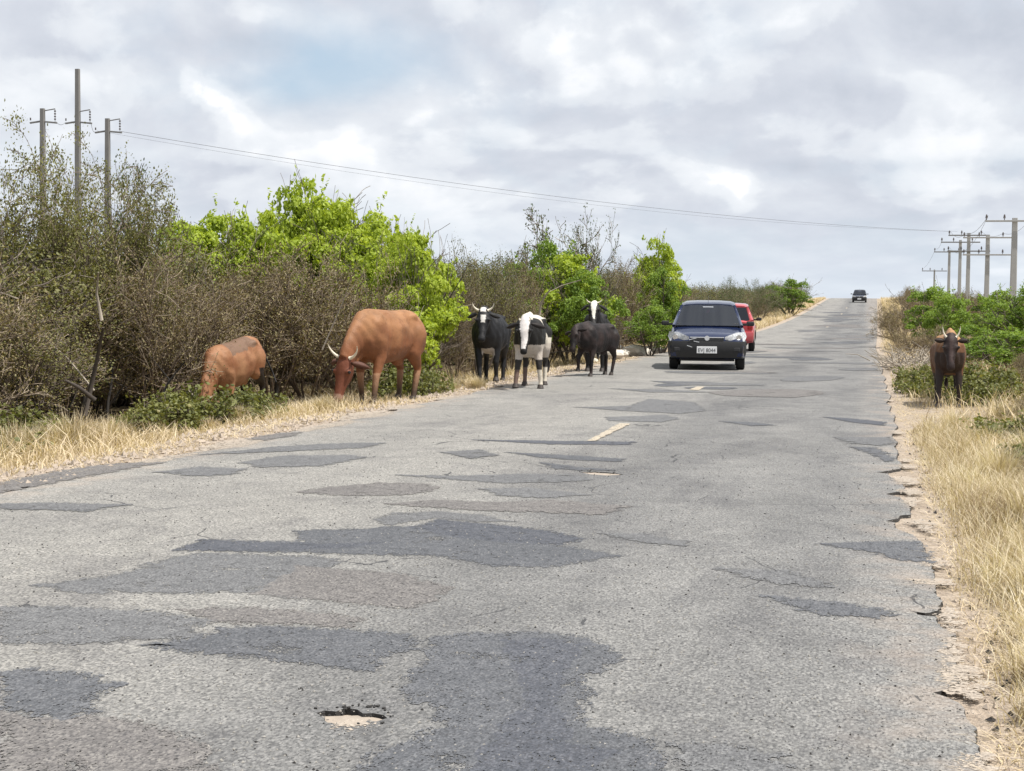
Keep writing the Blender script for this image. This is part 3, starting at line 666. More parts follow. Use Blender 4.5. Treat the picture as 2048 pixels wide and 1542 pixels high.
for i, (px, Y, s) in enumerate(((30, 13.6, 1.25), (85, 13.9, 1.2), (150, 14.2, 1.35), (190, 15.0, .9), (120, 15.4, 1.1), (-20, 13.0, 1.1), (60, 14.9, 1.0), (230, 15.8, 1.1))):
    X = at(px, Y, 900); o = link('grass_tuft', TUFT[i % 2]); o.location = (X, Y, gzf(X, Y)-.02); o.scale = (s, s, s); o.rotation_euler.z = i*1.3
    tag(o, 'golden dry grass tuft at the foot of the left thicket', 'grass tuft', 'golden grass tufts below the left thicket')
for i, (px, Y, s) in enumerate(((310, 17.0, .9), (350, 17.3, .8), (420, 17.8, .8), (480, 18.3, .9), (540, 19.2, 1.0), (590, 19.4, .9), (650, 19.2, .8), (560, 19.9, .9), (500, 18.9, .8), (380, 17.9, .8), (620, 20.3, .8), (880, 24.5, .8), (840, 23.6, .8), (905, 25.0, .7), (946, 24.6, .9), (956, 24.5, .7))):
    X = at(px, Y, 820); o = link('grass_tuft', TUFT[i % 3]); o.location = (X, Y, gzf(X, Y)-.02); o.scale = (s, s, s*.9); o.rotation_euler.z = i*2.1
    tag(o, 'pale dry grass tuft on the left verge among the cattle', 'grass tuft', 'pale grass tufts on the verge among the cattle')
for i, (X, Y, s) in enumerate(((1.02, 9.8, .95), (1.30, 11.2, 1.0), (1.05, 12.6, .9), (.92, 8.4, .8), (1.5, 14, 1.1), (1.2, 15.5, .9), (.82, 7.4, .7), (1.75, 16.5, 1.1), (1.0, 17.5, .8), (.74, 6.4, .6), (1.15, 10.6, .8), (.62, 5.2, .55), (.68, 5.7, .6), (1.6, 19, 1), (2.1, 18.5, 1.1))):
    o = link('grass_tuft', TUFT[i % 2]); o.location = (X, Y, gzf(X, Y)-.02); o.scale = (s, s, s); o.rotation_euler.z = i*1.7
    tag(o, 'straw coloured grass tuft on the right verge', 'grass tuft', 'straw tufts on the right verge')

# ------------------------------------------------------------------ shrubs and trees
def grow(seed, nstem, h, spread, depth, kids, rad, wig, up, lenf=.62, kid_ang=.7, start=.25):
    g = random.Random(seed); out = []; tips = []
    def rec(p, d, L, r, lev):
        n = 5 if lev == 0 else 4; pts = [p.copy()]; rr = [r]; q = p.copy(); dd = d.copy()
        for i in range(n):
            dd = (dd+Vector((g.gauss(0, wig), g.gauss(0, wig), g.gauss(0, wig*.7)+up*.12))).normalized(); q = q+dd*(L/n); pts.append(q.copy()); rr.append(r*(1-.62*(i+1)/n))
        out.append((np.array(pts), np.array(rr), lev))
        if lev >= depth: tips.append(np.array(pts)); return
        for k in range(kids[lev]):
            t = start+(1-start)*(k+g.random())/kids[lev]; i = min(int(t*n), n-1); b = pts[i].lerp(pts[i+1], t*n-i)
            ax = Vector((g.gauss(0, 1), g.gauss(0, 1), g.gauss(0, .6))).normalized(); nd = (dd*math.cos(kid_ang)+ax*math.sin(kid_ang)*g.uniform(.7, 1.3)).normalized()
            rec(b, nd, L*lenf*g.uniform(.7, 1.2)*(1.15-.4*t), max(rr[i]*.6, .0022), lev+1)
    for s in range(nstem):
        a = 6.283*s/nstem+g.uniform(-.5, .5); d = Vector((math.cos(a)*spread*g.uniform(.3, 1), math.sin(a)*spread*g.uniform(.3, 1), 1)).normalized()
        rec(Vector((math.cos(a)*.08*g.random(), math.sin(a)*.08*g.random(), -.05)), d, h*g.uniform(.6, .85), rad*g.uniform(.7, 1.2), 0)
    return out, tips
def wood_mesh(name, sk, mat, mn=0.0):
    A = [(p, np.maximum(r_, mn)) for p, r_, l in sk if l < 2]; Bq = [(p, np.maximum(r_, mn)) for p, r_, l in sk if l >= 2]
    v, q = tubes(A, 5); t = np.concatenate([np.full((len(p)-1)*5, random.random()*.6) for p, _ in A])
    if Bq:
        v2, q2 = tubes(Bq, 3); t2 = np.concatenate([np.full((len(p)-1)*3, random.random()) for p, _ in Bq])
        q = np.concatenate([q, q2+len(v)]); v = np.concatenate([v, v2]); t = np.concatenate([t, t2])
    return npmesh(name, v, [q], mat, False, t)
def leaf_mesh(name, tips, per, size, spread, mat, seed, clump=None, cull=None):
    g = np.random.default_rng(seed); P = []; T = []
    for pts in tips:
        n = per; t = g.random(n)**.7*(len(pts)-1); i = np.minimum(t.astype(int), len(pts)-2); f = (t-i)[:, None]
        base = pts[i]*(1-f)+pts[i+1]*f+g.normal(0, spread, (n, 3)); P.append(base); T.append(np.clip(g.normal(g.uniform(.3, .68), .16, n), 0, 1))
    P = np.concatenate(P); T = np.concatenate(T); n = len(P)
    nrm = g.normal(0, 1, (n, 3)); nrm[:, 2] = np.abs(nrm[:, 2])+.35; nrm /= np.linalg.norm(nrm, axis=1, keepdims=True)
    a = np.cross(nrm, g.normal(0, 1, (n, 3))); a /= np.linalg.norm(a, axis=1, keepdims=True); b = np.cross(nrm, a)
    s = (size*(.6+.8*g.random(n)))[:, None]
    V = np.stack([P-a*s*.55, P+b*s*.38-nrm*s*.08, P+a*s*.55, P-b*s*.38-nrm*s*.08], 1).reshape(-1, 3)
    return npmesh(name, V, [np.arange(n*4).reshape(-1, 4)], mat, False, T)
PROTO = {}
def clump_leaves(name, seed, mat, H, Rr, ncl, per, size, rc=(.13, .26), low=.12):
    g = np.random.default_rng(seed); P = []; Nn = []; T = []
    for i in range(ncl):
        d = g.normal(0, 1, 3); d /= np.linalg.norm(d); rr = g.random()**.45; zf = .5+.5*d[2]*rr
        prof_ = math.sqrt(max(.05, 1-(abs(zf-.45)/.62)**2.2)); c = np.array([d[0]*rr*Rr*prof_*1.1, d[1]*rr*Rr*prof_*1.1, H*(low+(1-low-.1)*zf)]); r = g.uniform(*rc)
        q = g.normal(0, 1, (per, 3)); q /= np.linalg.norm(q, axis=1, keepdims=True); q[:, 2] = np.where(q[:, 2] < -.45, -q[:, 2], q[:, 2])
        P.append(c+q*(r*(.62+.42*g.random(per)))[:, None]*np.array([1.15, 1.15, .85])); Nn.append(q); T.append(np.clip(g.normal(g.uniform(.38, .62), .17, per), 0, 1))
        m = 14; a = g.normal(0, 1, 3); a[2] = abs(a[2])+.6; a /= np.linalg.norm(a); t = g.random(m)     # a few shoots stand out of the clump
        P.append(c+a*(r*(1+t*.9))[:, None]+g.normal(0, .02, (m, 3))); Nn.append(np.tile(a, (m, 1))); T.append(np.full(m, .6))
    P = np.concatenate(P); Nn = np.concatenate(Nn); T = np.concatenate(T); n = len(P)
    nrm = Nn*.8+g.normal(0, .55, (n, 3)); nrm[:, 2] += .25; nrm /= np.linalg.norm(nrm, axis=1, keepdims=True)
    a = np.cross(nrm, g.normal(0, 1, (n, 3))); a /= np.linalg.norm(a, axis=1, keepdims=True); b = np.cross(nrm, a); s = (size*(.6+.8*g.random(n)))[:, None]
    V = np.stack([P-a*s*.55, P+b*s*.40-nrm*s*.1, P+a*s*.55, P-b*s*.40-nrm*s*.1], 1).reshape(-1, 3)
    return npmesh(name, V, [np.arange(n*4).reshape(-1, 4)], mat, False, T)
def bushy(key, seed, lmat, H, Rr, ncl, per, size, rc=(.13, .26)):
    sk, tips = grow(seed, 8, H*.95, .8*Rr, 2, (5, 4), .028, .13, .15, .55, .7, .2); w = wood_mesh('branches', sk, BARKD, .004)
    PROTO[key] = (w, clump_leaves('foliage', seed, lmat, H, Rr, ncl, per, size, rc), H, Rr)
def proto(key, seed, wmat, lmat, nstem, h, spread, kids, rad, wig, up, per, size, lsp, mn=.0035, lenf=.62, ang=.7, depth=3, start=.25):
    sk, tips = grow(seed, nstem, h, spread, depth, kids, rad, wig, up, lenf, ang, start)
    hz = max(p[:, 2].max() for p, _, _ in sk); wd = np.percentile(np.concatenate([np.hypot(p[:, 0], p[:, 1]) for p in tips]), 92)
    if wd*2 > 4: pass
    w = wood_mesh('branches', sk, wmat, mn); l = leaf_mesh('foliage', tips, per, size, lsp, lmat, seed)
    PROTO[key] = (w, l, hz, wd)
for i, s in enumerate((11, 12, 13)):
    proto('dry%d' % i, s, BARK, DRYL, 9, 1.9, .75, (6, 5, 4), .022, .16, .25, 9, .026, .045)
for i, s in enumerate((21, 22)):
    proto('olive%d' % i, s, BARKD, OLIVE, 7, 1.9, .7, (6, 5, 4), .024, .15, .2, 12, .028, .06)
proto('greyg0', 25, BARK, GREYG, 7, 1.9, .8, (6, 5, 3), .022, .16, .2, 14, .032, .06)
for i, s in enumerate((31, 32, 33)):
    bushy('lime%d' % i, s, LIME, 2.4, 1.0, 64, 210, .062)
for i, s in enumerate((36, 37)):
    bushy('green%d' % i, s, GREEN, 2.4, 1.05, 60, 210, .055)
proto('acacia0', 41, BARK, FEATHER, 6, 2.6, .95, (6, 5, 5), .032, .17, .05, 20, .030, .06, .0035, .58, .8, 3, .35)
proto('acacia1', 42, BARK, GREYG, 5, 2.2, 1.15, (6, 5, 5), .030, .19, .05, 6, .035, .045, .005, .60, .85, 3, .35)
for i, s in enumerate((51, 52)):
    proto('low%d' % i, s, BARKD, WEED, 12, .5, 1.6, (4, 3, 2), .010, .2, .0, 9, .045, .05, .003)
SHRUBS = []
def plant(name, key, X, Y, H, Wf=1.0, rz=None, label='', cat='shrub', group=None):
    w, l, hz, wd = PROTO[key]; s = H/hz; z = gzf(X, Y)-.03
    e = empty(name, (X, Y, z), random.uniform(0, 6.28) if rz is None else rz); sw = s*Wf; e.scale = (sw, sw, s)
    a = link('branches', w, e); b = link('foliage', l, e); tag(e, label, cat, group); SHRUBS.append(e); return e
def plant_px(name, key, px, Y, py, wpx, label, cat='shrub', group=None):
    X = at(px, Y); H = max(.3, ztop(px, py, Y)-gzf(X, Y)); w, l, hz, wd = PROTO[key]; Wf = (wpx/F*Y)/(2*wd)/(H/hz)
    return plant(name, key, X, Y, H, Wf, None, label, cat, group)

# lone bushes and trees one can tell apart
for px, Y, py, wf, key, lab in (
    (350, 29, 425, 211, 'lime0', 'yellow green leafy bush leftmost of the bright bushes in the left thicket'),
    (420, 30, 402, 244, 'lime1', 'rounded yellow green bush second from the left in the left thicket'),
    (505, 31, 408, 194, 'lime2', 'yellow green bush in the dip before the tallest bright bush'),
    (598, 31, 338, 211, 'lime0', 'tallest bright green bush with a pointed top in the left thicket'),
    (655, 31.5, 372, 227, 'lime1', 'bright green bush on the right shoulder of the tallest bush'),
    (715, 31, 392, 227, 'lime2', 'bright green bush sloping down towards the black cow'),
    (775, 29, 440, 211, 'lime0', 'bright green bush above the rump of the brown grazing cow'),
    (828, 27.0, 440, 165, 'lime1', 'large bright green bush reaching the ground left of the black cow'),
    (848, 28.0, 470, 80, 'lime2', 'bright green bush touching the black cow side of the large green bush'),
    (800, 26.3, 560, 211, 'lime2', 'low bright green bush directly behind the brown grazing cow'),
    (385, 29.6, 418, 227, 'lime2', 'bright green bush filling the gap between the two leftmost yellow green bushes'),
    (465, 30.6, 414, 227, 'lime0', 'bright green bush filling the gap just left of the dip in the bright bushes'),
    (548, 31.6, 392, 227, 'lime1', 'bright green bush filling the gap on the left flank of the tallest bright bush'),
    (622, 30.4, 362, 227, 'lime2', 'bright green bush filling the gap under the peak of the tallest bright bush'),
    (688, 30.6, 384, 227, 'lime0', 'bright green bush filling the gap in the middle of the bright slope'),
    (745, 30.0, 410, 227, 'lime1', 'bright green bush filling the gap at the lower end of the bright slope'),
    (812, 28.4, 436, 227, 'lime2', 'bright green bush filling the gap over the back of the brown grazing cow'),
    (822, 27.8, 446, 140, 'lime0', 'bright green bush filling the gap left of the black cow horns'),
    (1090, 39, 462, 175, 'green0', 'mid green bush above the black and white cow'),
    (1140, 38, 488, 189, 'lime1', 'mid green bush sloping down behind the two dark cattle'),
    (1180, 37, 520, 135, 'green1', 'green bush directly behind the white faced cow'),
    (1062, 36, 585, 94, 'green1', 'small green bush right behind the black and white cow'),
    (1312, 46, 465, 128, 'lime0', 'tall narrow bright green bush left of the dark blue car'),
    (1325, 45, 520, 108, 'green0', 'lower green bush in front of the tall narrow bush beside the blue car'),
    (1300, 42, 600, 108, 'green1', 'small green bush above the pale stones'),
    (1578, 128, 552, 100, 'green0', 'green bush at the far end of the left scrub'),
    (1520, 118, 556, 90, 'greyg0', 'dull green bush before the farthest green bush of the left scrub'), (1462, 92, 552, 90, 'greyg0', 'dull green bush over the left scrub behind the dark blue car'),
    (1870, 50, 562, 135, 'green0', 'rounded green bush right of the road behind the brown cow'),
    (1905, 48, 575, 94, 'green1', 'green bush between the rounded bush and the big bush on the right'),
    (1985, 42, 565, 141, 'green1', 'big bright green bush at the right edge below the poles'),
    (2050, 40, 560, 165, 'green0', 'bright green bush cut by the right border of the view'),
    (1940, 36, 640, 118, 'green0', 'low green bush in front of the big bright bush on the right'),
    (2010, 33, 650, 177, 'green1', 'low green bush nearest the border right of the brown cow')):
    plant_px('leafy_bush', key, px, Y, py, wf, lab, 'bush', 'leafy green bushes')
for px, Y, py, wf, key, lab in ((60, 19.5, 228, 480, 'acacia0', 'feathery thorn tree at the left border in front of the first pole'),
    (200, 21, 262, 420, 'acacia0', 'feathery thorn tree with thin twigs over the third left pole'),
    (275, 22, 300, 345, 'acacia1', 'sparse thorn tree with bare twigs spreading over the yellow green bushes'),
    (1120, 46, 398, 285, 'acacia1', 'bare twigged thorn tree standing above the two dark cattle'),
    (1175, 47, 425, 165, 'acacia1', 'smaller bare thorn tree right of the taller bare one')):
    e = plant_px('thorn_tree', key, px, Y, py, wf, lab, 'tree', 'feathery thorn trees')
for px, Y, py, wf, key, lab in ((620, 24.3, 462, 351, 'dry0', 'grey brown twiggy shrub behind the head of the brown cow'), (700, 24.8, 480, 270, 'dry1', 'twiggy shrub above the back of the brown grazing cow'),
    (540, 23.5, 470, 310, 'dry2', 'twiggy shrub between the tan cow and the brown cow'), (455, 23.6, 480, 310, 'dry0', 'twiggy shrub behind the tan cow'),
    (380, 21.6, 490, 310, 'dry1', 'brown twiggy shrub left of the tan cow'), (300, 20.0, 480, 310, 'dry2', 'brown twiggy shrub second left of the tan cow'),
    (960, 31, 465, 175, 'olive0', 'olive brown shrub above the horns of the black cow'), (1020, 33, 475, 162, 'dry0', 'brown shrub between the black cow and the black and white cow'),
    (910, 29.5, 500, 108, 'dry1', 'brown shrub between the large green bush and the black cow'), (1240, 43, 505, 121, 'dry2', 'brown shrub above the pale stone heap'), (1215, 40, 530, 108, 'olive1', 'dark olive shrub right of the white faced cow'),
    (1808, 78, 566, 108, 'dry0', 'dark topped dry shrub at the left end of the right hand scrub'), (1800, 56, 604, 108, 'dry2', 'tan dry shrub below the dark topped one right of the road'), (1832, 44, 640, 121, 'dry1', 'tan dry shrub in front of the rounded green bush')):
    plant_px('twiggy_shrub', key, px, Y, py, wf, lab, 'shrub', 'twiggy shrubs one can tell apart')
r = random.Random(17)
def row(n, y0, y1, x0, dx, keys, hlo, hhi, label, group, wf=(.85, 1.15)):
    for i in range(n):
        Y = y0+(y1-y0)*(i+r.uniform(.1, .9))/n; X = x0+r.uniform(-dx, dx)+float(bend(Y))
        if 17.0 < Y < 21.3 and -10.9 < X < -8: X -= 1.2
        plant('thicket_shrub', r.choice(keys), X, Y, r.uniform(hlo, hhi)-.0, r.uniform(*wf), None, label, 'shrub', group)
D3 = ['dry0', 'dry1', 'dry2']; DO = D3+['olive0', 'olive1']
row(12, 12.5, 20, -9.9, .4, ['dry0', 'dry2', 'olive0', 'olive1', 'dry1'], 1.7, 2.3, 'brown twiggy shrub of the left thicket before the tan cow', 'front shrubs left of the tan cow')
row(11, 14, 25, -11.6, .5, ['olive0', 'olive1', 'olive1'], 2.8, 3.3, 'tall olive shrub in the second rank of the left thicket', 'second rank shrubs left of the tan cow')
row(9, 21.5, 31, -10.2, .4, D3, 1.8, 2.3, 'brown twiggy shrub in the thicket behind the brown and the black cow', 'front shrubs behind the brown and black cows')
row(9, 22, 34, -12.3, .6, DO, 2.2, 2.7, 'brown or olive shrub in the second rank behind the cattle', 'second rank shrubs behind the cattle')
row(10, 31, 46, -9.4, .4, ['dry0', 'dry1', 'dry2', 'olive0'], 1.6, 2.3, 'brown shrub of the left thicket between the black cow and the stones', 'shrubs between the black cow and the stones')
row(18, 45, 80, -9.6, .6, ['dry0', 'dry1', 'olive0', 'greyg0', 'greyg0'], 2.5, 3.2, 'grey green or brown shrub of the left scrub beside the cars', 'shrubs beside the cars')
row(18, 34, 80, -12, .9, ['greyg0', 'olive1', 'dry2'], 3.0, 3.6, 'shrub in the rear rank of the left scrub before the cars', 'rear rank of the left scrub')
row(26, 80, 150, -9.8, .8, ['dry0', 'dry1', 'olive1', 'greyg0', 'greyg0', 'dry2'], 2.4, 3.1, 'brown or grey green shrub of the left scrub on the rise', 'left scrub on the rise')
row(8, 150, 200, -9.6, .8, ['dry0', 'olive1', 'greyg0'], 1.8, 2.8, 'small dark shrub near the crest left of the road', 'left shrubs near the crest')
row(9, 80, 205, 3.6, .8, ['dry0', 'dry1', 'dry2'], 1.3, 2.2, 'dry brown shrub right of the road near the crest', 'right shrubs near the crest')
row(6, 56, 84, 4.4, .6, ['dry0', 'dry1', 'dry2'], 1.5, 2.3, 'dry tan brown shrub on the right behind the rounded green bush', 'dry shrubs behind the rounded green bush')
row(5, 20, 30, 3.1, .4, ['dry0', 'dry2', 'olive0'], .7, 1.1, 'low brown shrub right of the brown cow', 'low brown shrubs right of the brown cow')
row(6, 30, 44, 5.2, .8, ['olive0', 'dry1', 'olive1'], 1.2, 1.7, 'olive brown shrub low at the right border', 'olive brown shrubs at the right border')
for i, (px, py, Y, h, key, wf) in enumerate(((395, 0, 18.3, .55, 'low1', 1.0), (450, 0, 18.6, .5, 'low1', 1.1), (345, 0, 17.4, .55, 'low0', 1.1), (500, 0, 19.2, .45, 'low1', .9), (300, 0, 17.2, .5, 'low0', 1.0))):
    X = at(px, Y, 800); plant('low_plant', key, X, Y, h, wf, None, 'low leafy green plant in front of the tan cow', 'plant', 'low green plants in front of the tan cow')
for i, (px, Y, h) in enumerate(((10, 13.9, .6), (70, 14.6, .55), (140, 15.5, .5), (-50, 13.4, .6), (-90, 12.8, .6))):
    X = at(px, Y, 880)-.35; plant('low_plant', 'low%d' % (i % 2), X, Y, h, 1.1, None, 'dark green plant behind the golden tufts at the left border', 'plant', 'dark green plants behind the golden tufts')
for i, (px, Y, h) in enumerate(((1845, 25.5, .42), (1865, 24.5, .45), (1925, 24, .5), (1955, 24, .55), (1985, 25, .5), (1835, 28, .4), (1950, 22.6, .4))):
    X = at(px, Y, 780); plant('low_plant', 'low1', X, Y, h, 1.0, None, 'low leafy green plant around the legs of the brown cow on the right', 'plant', 'low green plants around the brown cow on the right')
for i, (px, Y, h) in enumerate(((850, 22.8, .5), (880, 23.5, .45), (830, 22.6, .4))):
    X = at(px, Y, 740)-.3; plant('low_plant', 'low1', X, Y, h, .9, None, 'small green plant right of the legs of the brown grazing cow', 'plant', 'small green plants right of the brown grazing cow')

for i, (X, Y, h, k) in enumerate(((1.35, 12.3, .34, 'dry1'), (1.6, 13.6, .42, 'low0'), (1.85, 15.2, .5, 'dry2'), (1.5, 15.8, .35, 'low1'), (2.0, 17.2, .55, 'olive0'), (1.2, 9.6, .26, 'dry0'), (1.75, 18.6, .45, 'dry0'), (2.25, 19.8, .6, 'dry1'))):
    plant('dry_weed', k, X, Y, h, 1.25, None, 'low brownish weed standing in the straw at the right border', 'weed', 'brownish weeds in the right verge straw')

# deep scrub behind the ranks: nobody could count it
def mass(name, spots, label):
    V = []; Q = []; T = []; b = 0; Vw = []; Qw = []; Tw = []; bw = 0
    src = {}
    for k in ('dry0', 'olive0', 'greyg0', 'dry1'):
        w, l, hz, wd = PROTO[k]
        v = np.empty(len(l.vertices)*3, np.float32); l.vertices.foreach_get('co', v); v = v.reshape(-1, 4, 3)
        t = np.empty(len(l.polygons), np.float32); l.attributes['tint'].data.foreach_get('value', t); src[k] = (v, t, hz)
    out = {}
    for X, Y, H, k in spots:
        v, t, hz = src[k]; sel = rng.random(len(v)) < .35; vv = v[sel]; c = vv.mean(1, keepdims=True); vv = c+(vv-c)*1.9
        a = rng.random()*6.28; s = H/hz; ca, sa = math.cos(a)*s*1.25, math.sin(a)*s*1.25
        q = np.stack([vv[..., 0]*ca-vv[..., 1]*sa+X, vv[..., 0]*sa+vv[..., 1]*ca+Y, vv[..., 2]*s+gzf(X, Y)], -1).reshape(-1, 3)
        out.setdefault(PROTO[k][1].materials[0].name, []).append((q, t[sel]))
    root = empty(name, (0, 0, 0)); tag(root, label, kind='stuff')
    for mn_, lst in out.items():
        V = np.concatenate([q for q, _ in lst]); T = np.concatenate([t for _, t in lst])
        o = link('foliage', npmesh('foliage', V, [np.arange(len(V)).reshape(-1, 4)], bpy.data.materials[mn_], False, T), root); o['kind'] = 'stuff'
sp = []
r2 = random.Random(4)
for X0, y0, y1, st, h in ((-13.4, 13, 60, 1.6, 3.0), (-15.4, 16, 80, 1.9, 2.8), (-18, 20, 110, 2.4, 2.9), (-12.5, 60, 190, 2.6, 2.6), (-16, 90, 200, 3.4, 2.8), (-22, 30, 200, 4, 2.9), (7.5, 34, 80, 2.6, 1.6), (10, 60, 200, 4, 1.8), (6, 90, 200, 4, 1.8)):
    Y = y0
    while Y < y1:
        X = X0+r2.uniform(-.7, .7)+float(bend(Y)); hh = h*r2.uniform(.75, 1.0)*(.8 if Y > 150 else 1)
        sp.append((X, Y, hh, r2.choice(('dry0', 'olive0', 'greyg0', 'dry1')))); Y += st*r2.uniform(.8, 1.2)
mass('scrub_thicket', sp, 'dense brown and olive scrub filling the ground behind the ranks of shrubs')

# dead sticks leaning in the thicket, cut brush on the right
def stick(pts, r0, r1, mat, name, label, cat, group):
    p = [np.array(q) for q in pts]; n = len(p); o = link(name, tube_mesh(name, [(np.array(p), np.linspace(r0, r1, n))], mat, 5)); tag(o, label, cat, group)
STEMD = m_bark('dark_stem', (.02, .017, .015), (.05, .04, .034), (.11, .09, .075))
PALE = m_bark('pale_dead_wood', (.30, .26, .21), (.42, .37, .30), (.55, .49, .41))
for (a, b, Y, wd, mat, lab) in (((78, 660), (180, 782), 16.2, .013, PALE, 'long pale dead stick leaning leftward in the thicket above the golden tufts'),
    ((205, 545), (195, 640), 16.8, .022, PALE, 'short pale dead stem upright in the left thicket'), ((10, 585), (26, 620), 16.0, .018, PALE, 'short pale dead stick at the left border'),
    ((215, 655), (160, 830), 16.0, .035, BARKD, 'dark bare trunk standing in the left thicket'), ((140, 760), (180, 800), 15.2, .03, BARKD, 'dark broken branch low in the left thicket'),
    ((1105, 575), (1075, 640), 30.0, .028, PALE, 'pale dead branch rising behind the black and white cow'), ((1092, 588), (1160, 560), 33.0, .012, PALE, 'thin pale branch above the black and white cow'),
    ((720, 520), (640, 700), 22.5, .010, PALE, 'thin pale twig in the shrub above the brown cow'), ((1285, 690), (1310, 640), 43.0, .02, PALE, 'pale dead branch among the stones')):
    xa, za = at(a[0], Y, a[1]), ztop(a[0], a[1], Y); xb, zb = at(b[0], Y, b[1]), ztop(b[0], b[1], Y)
    m = ((xa+xb)/2+random.uniform(-.06, .06), Y+random.uniform(-.1, .1), (za+zb)/2+.03)
    stick([(xb, Y+.1, zb), m, (xa, Y-.1, za)], wd, wd*.45, mat, 'dead_branch', lab, 'branch', 'dead branches')
rq = random.Random(21)
for i in range(14):
    px0 = rq.uniform(-10, 300); Y = rq.uniform(15.3, 17.6)+px0*.009; x0 = at(px0, Y, 800); z0 = gzf(x0, Y); hh = rq.uniform(.8, 1.7); P = [np.array((x0, Y, z0-.05))]
    d = Vector((rq.uniform(-.4, .4), rq.uniform(-.2, .2), 1)); 
    for k in range(6): d = (d+Vector((rq.gauss(0, .28), rq.gauss(0, .2), .1))).normalized(); P.append(P[-1]+np.array(d)*hh/6)
    br = P[3]; Q = [br, br+np.array((rq.uniform(-.3, .3), rq.uniform(-.1, .1), .22)), br+np.array((rq.uniform(-.5, .5), rq.uniform(-.2, .2), .5))]
    w_ = rq.uniform(.018, .032); o = link('bare_stem', tube_mesh('bare_stem', [(np.array(P), np.linspace(w_, w_*.35, 7)), (np.array(Q), np.array([w_*.6, w_*.45, w_*.2]))], STEMD, 6)); tag(o, 'dark crooked bare stem at the shaded foot of the left thicket', 'stem', 'dark bare stems in the left thicket')
def brush(px, Y, n, label, seed):
    g = random.Random(seed); X0 = at(px, Y); z0 = gzf(X0, Y); P = []
    for i in range(n):
        a = g.uniform(0, 6.28); L = g.uniform(.25, .7); e = g.uniform(.0, .9); x = X0+g.gauss(0, .35); y = Y+g.gauss(0, .5); z = z0+g.uniform(.0, .22)
        P.append((np.array([(x, y, z), (x+math.cos(a)*L*.5, y+math.sin(a)*L*.5, z+L*e*.6), (x+math.cos(a)*L, y+math.sin(a)*L, z+L*e*.8+g.uniform(-.05, .1))]), np.array([.012, .009, .004])))
    o = link('cut_brush', tube_mesh('cut_brush', P, PALE, 4)); tag(o, label, 'brush pile', 'cut brush on the right verge')
    g2 = np.random.default_rng(seed); return o
brush(1862, 33, 120, 'tangle of pale cut brush just behind the brown cow on the right', 1); brush(1838, 34, 110, 'tan brush pile left of the brown cow on the right', 2); brush(1815, 36, 90, 'outermost tan brush pile nearest the road edge', 3)

# ------------------------------------------------------------------ cattle
def fur(name, rough=.58):
    t = NT(name); c = t.N('ShaderNodeAttribute', attribute_name='hide').outputs['Color']; co = t.coord(); n = t.noise(co, 7, 5, .6); f = t.noise(t.N('ShaderNodeMapping', {'Vector': co, 'Scale': (1, 1, .35)}).outputs[0], 90, 3, .6)
    c = t.mix(t.math('MULTIPLY', t.N('ShaderNodeMapRange', {'Value': t.noise(co, 11, 6, .7, .5), 'From Min': .5, 'From Max': .7}).outputs[0], .55), c, (.55, .52, .50), 'MULTIPLY'); c = t.mix(t.math('MULTIPLY', n, .5), c, (.72, .70, .68), 'MULTIPLY'); c = t.mix(t.math('MULTIPLY', f, .35), c, (.8, .8, .8), 'MULTIPLY')
    return t.surf(t.pr(c, rough, f, .45, .012, **{'Specular IOR Level': .3}))
FUR = fur('cow_hide'); HORN = plain('horn', (.66, .60, .48), .5, var=.2, scale=10); HOOF = plain('hoof', (.05, .04, .035), .6); EYE = plain('cow_eye', (.012, .010, .010), .12)
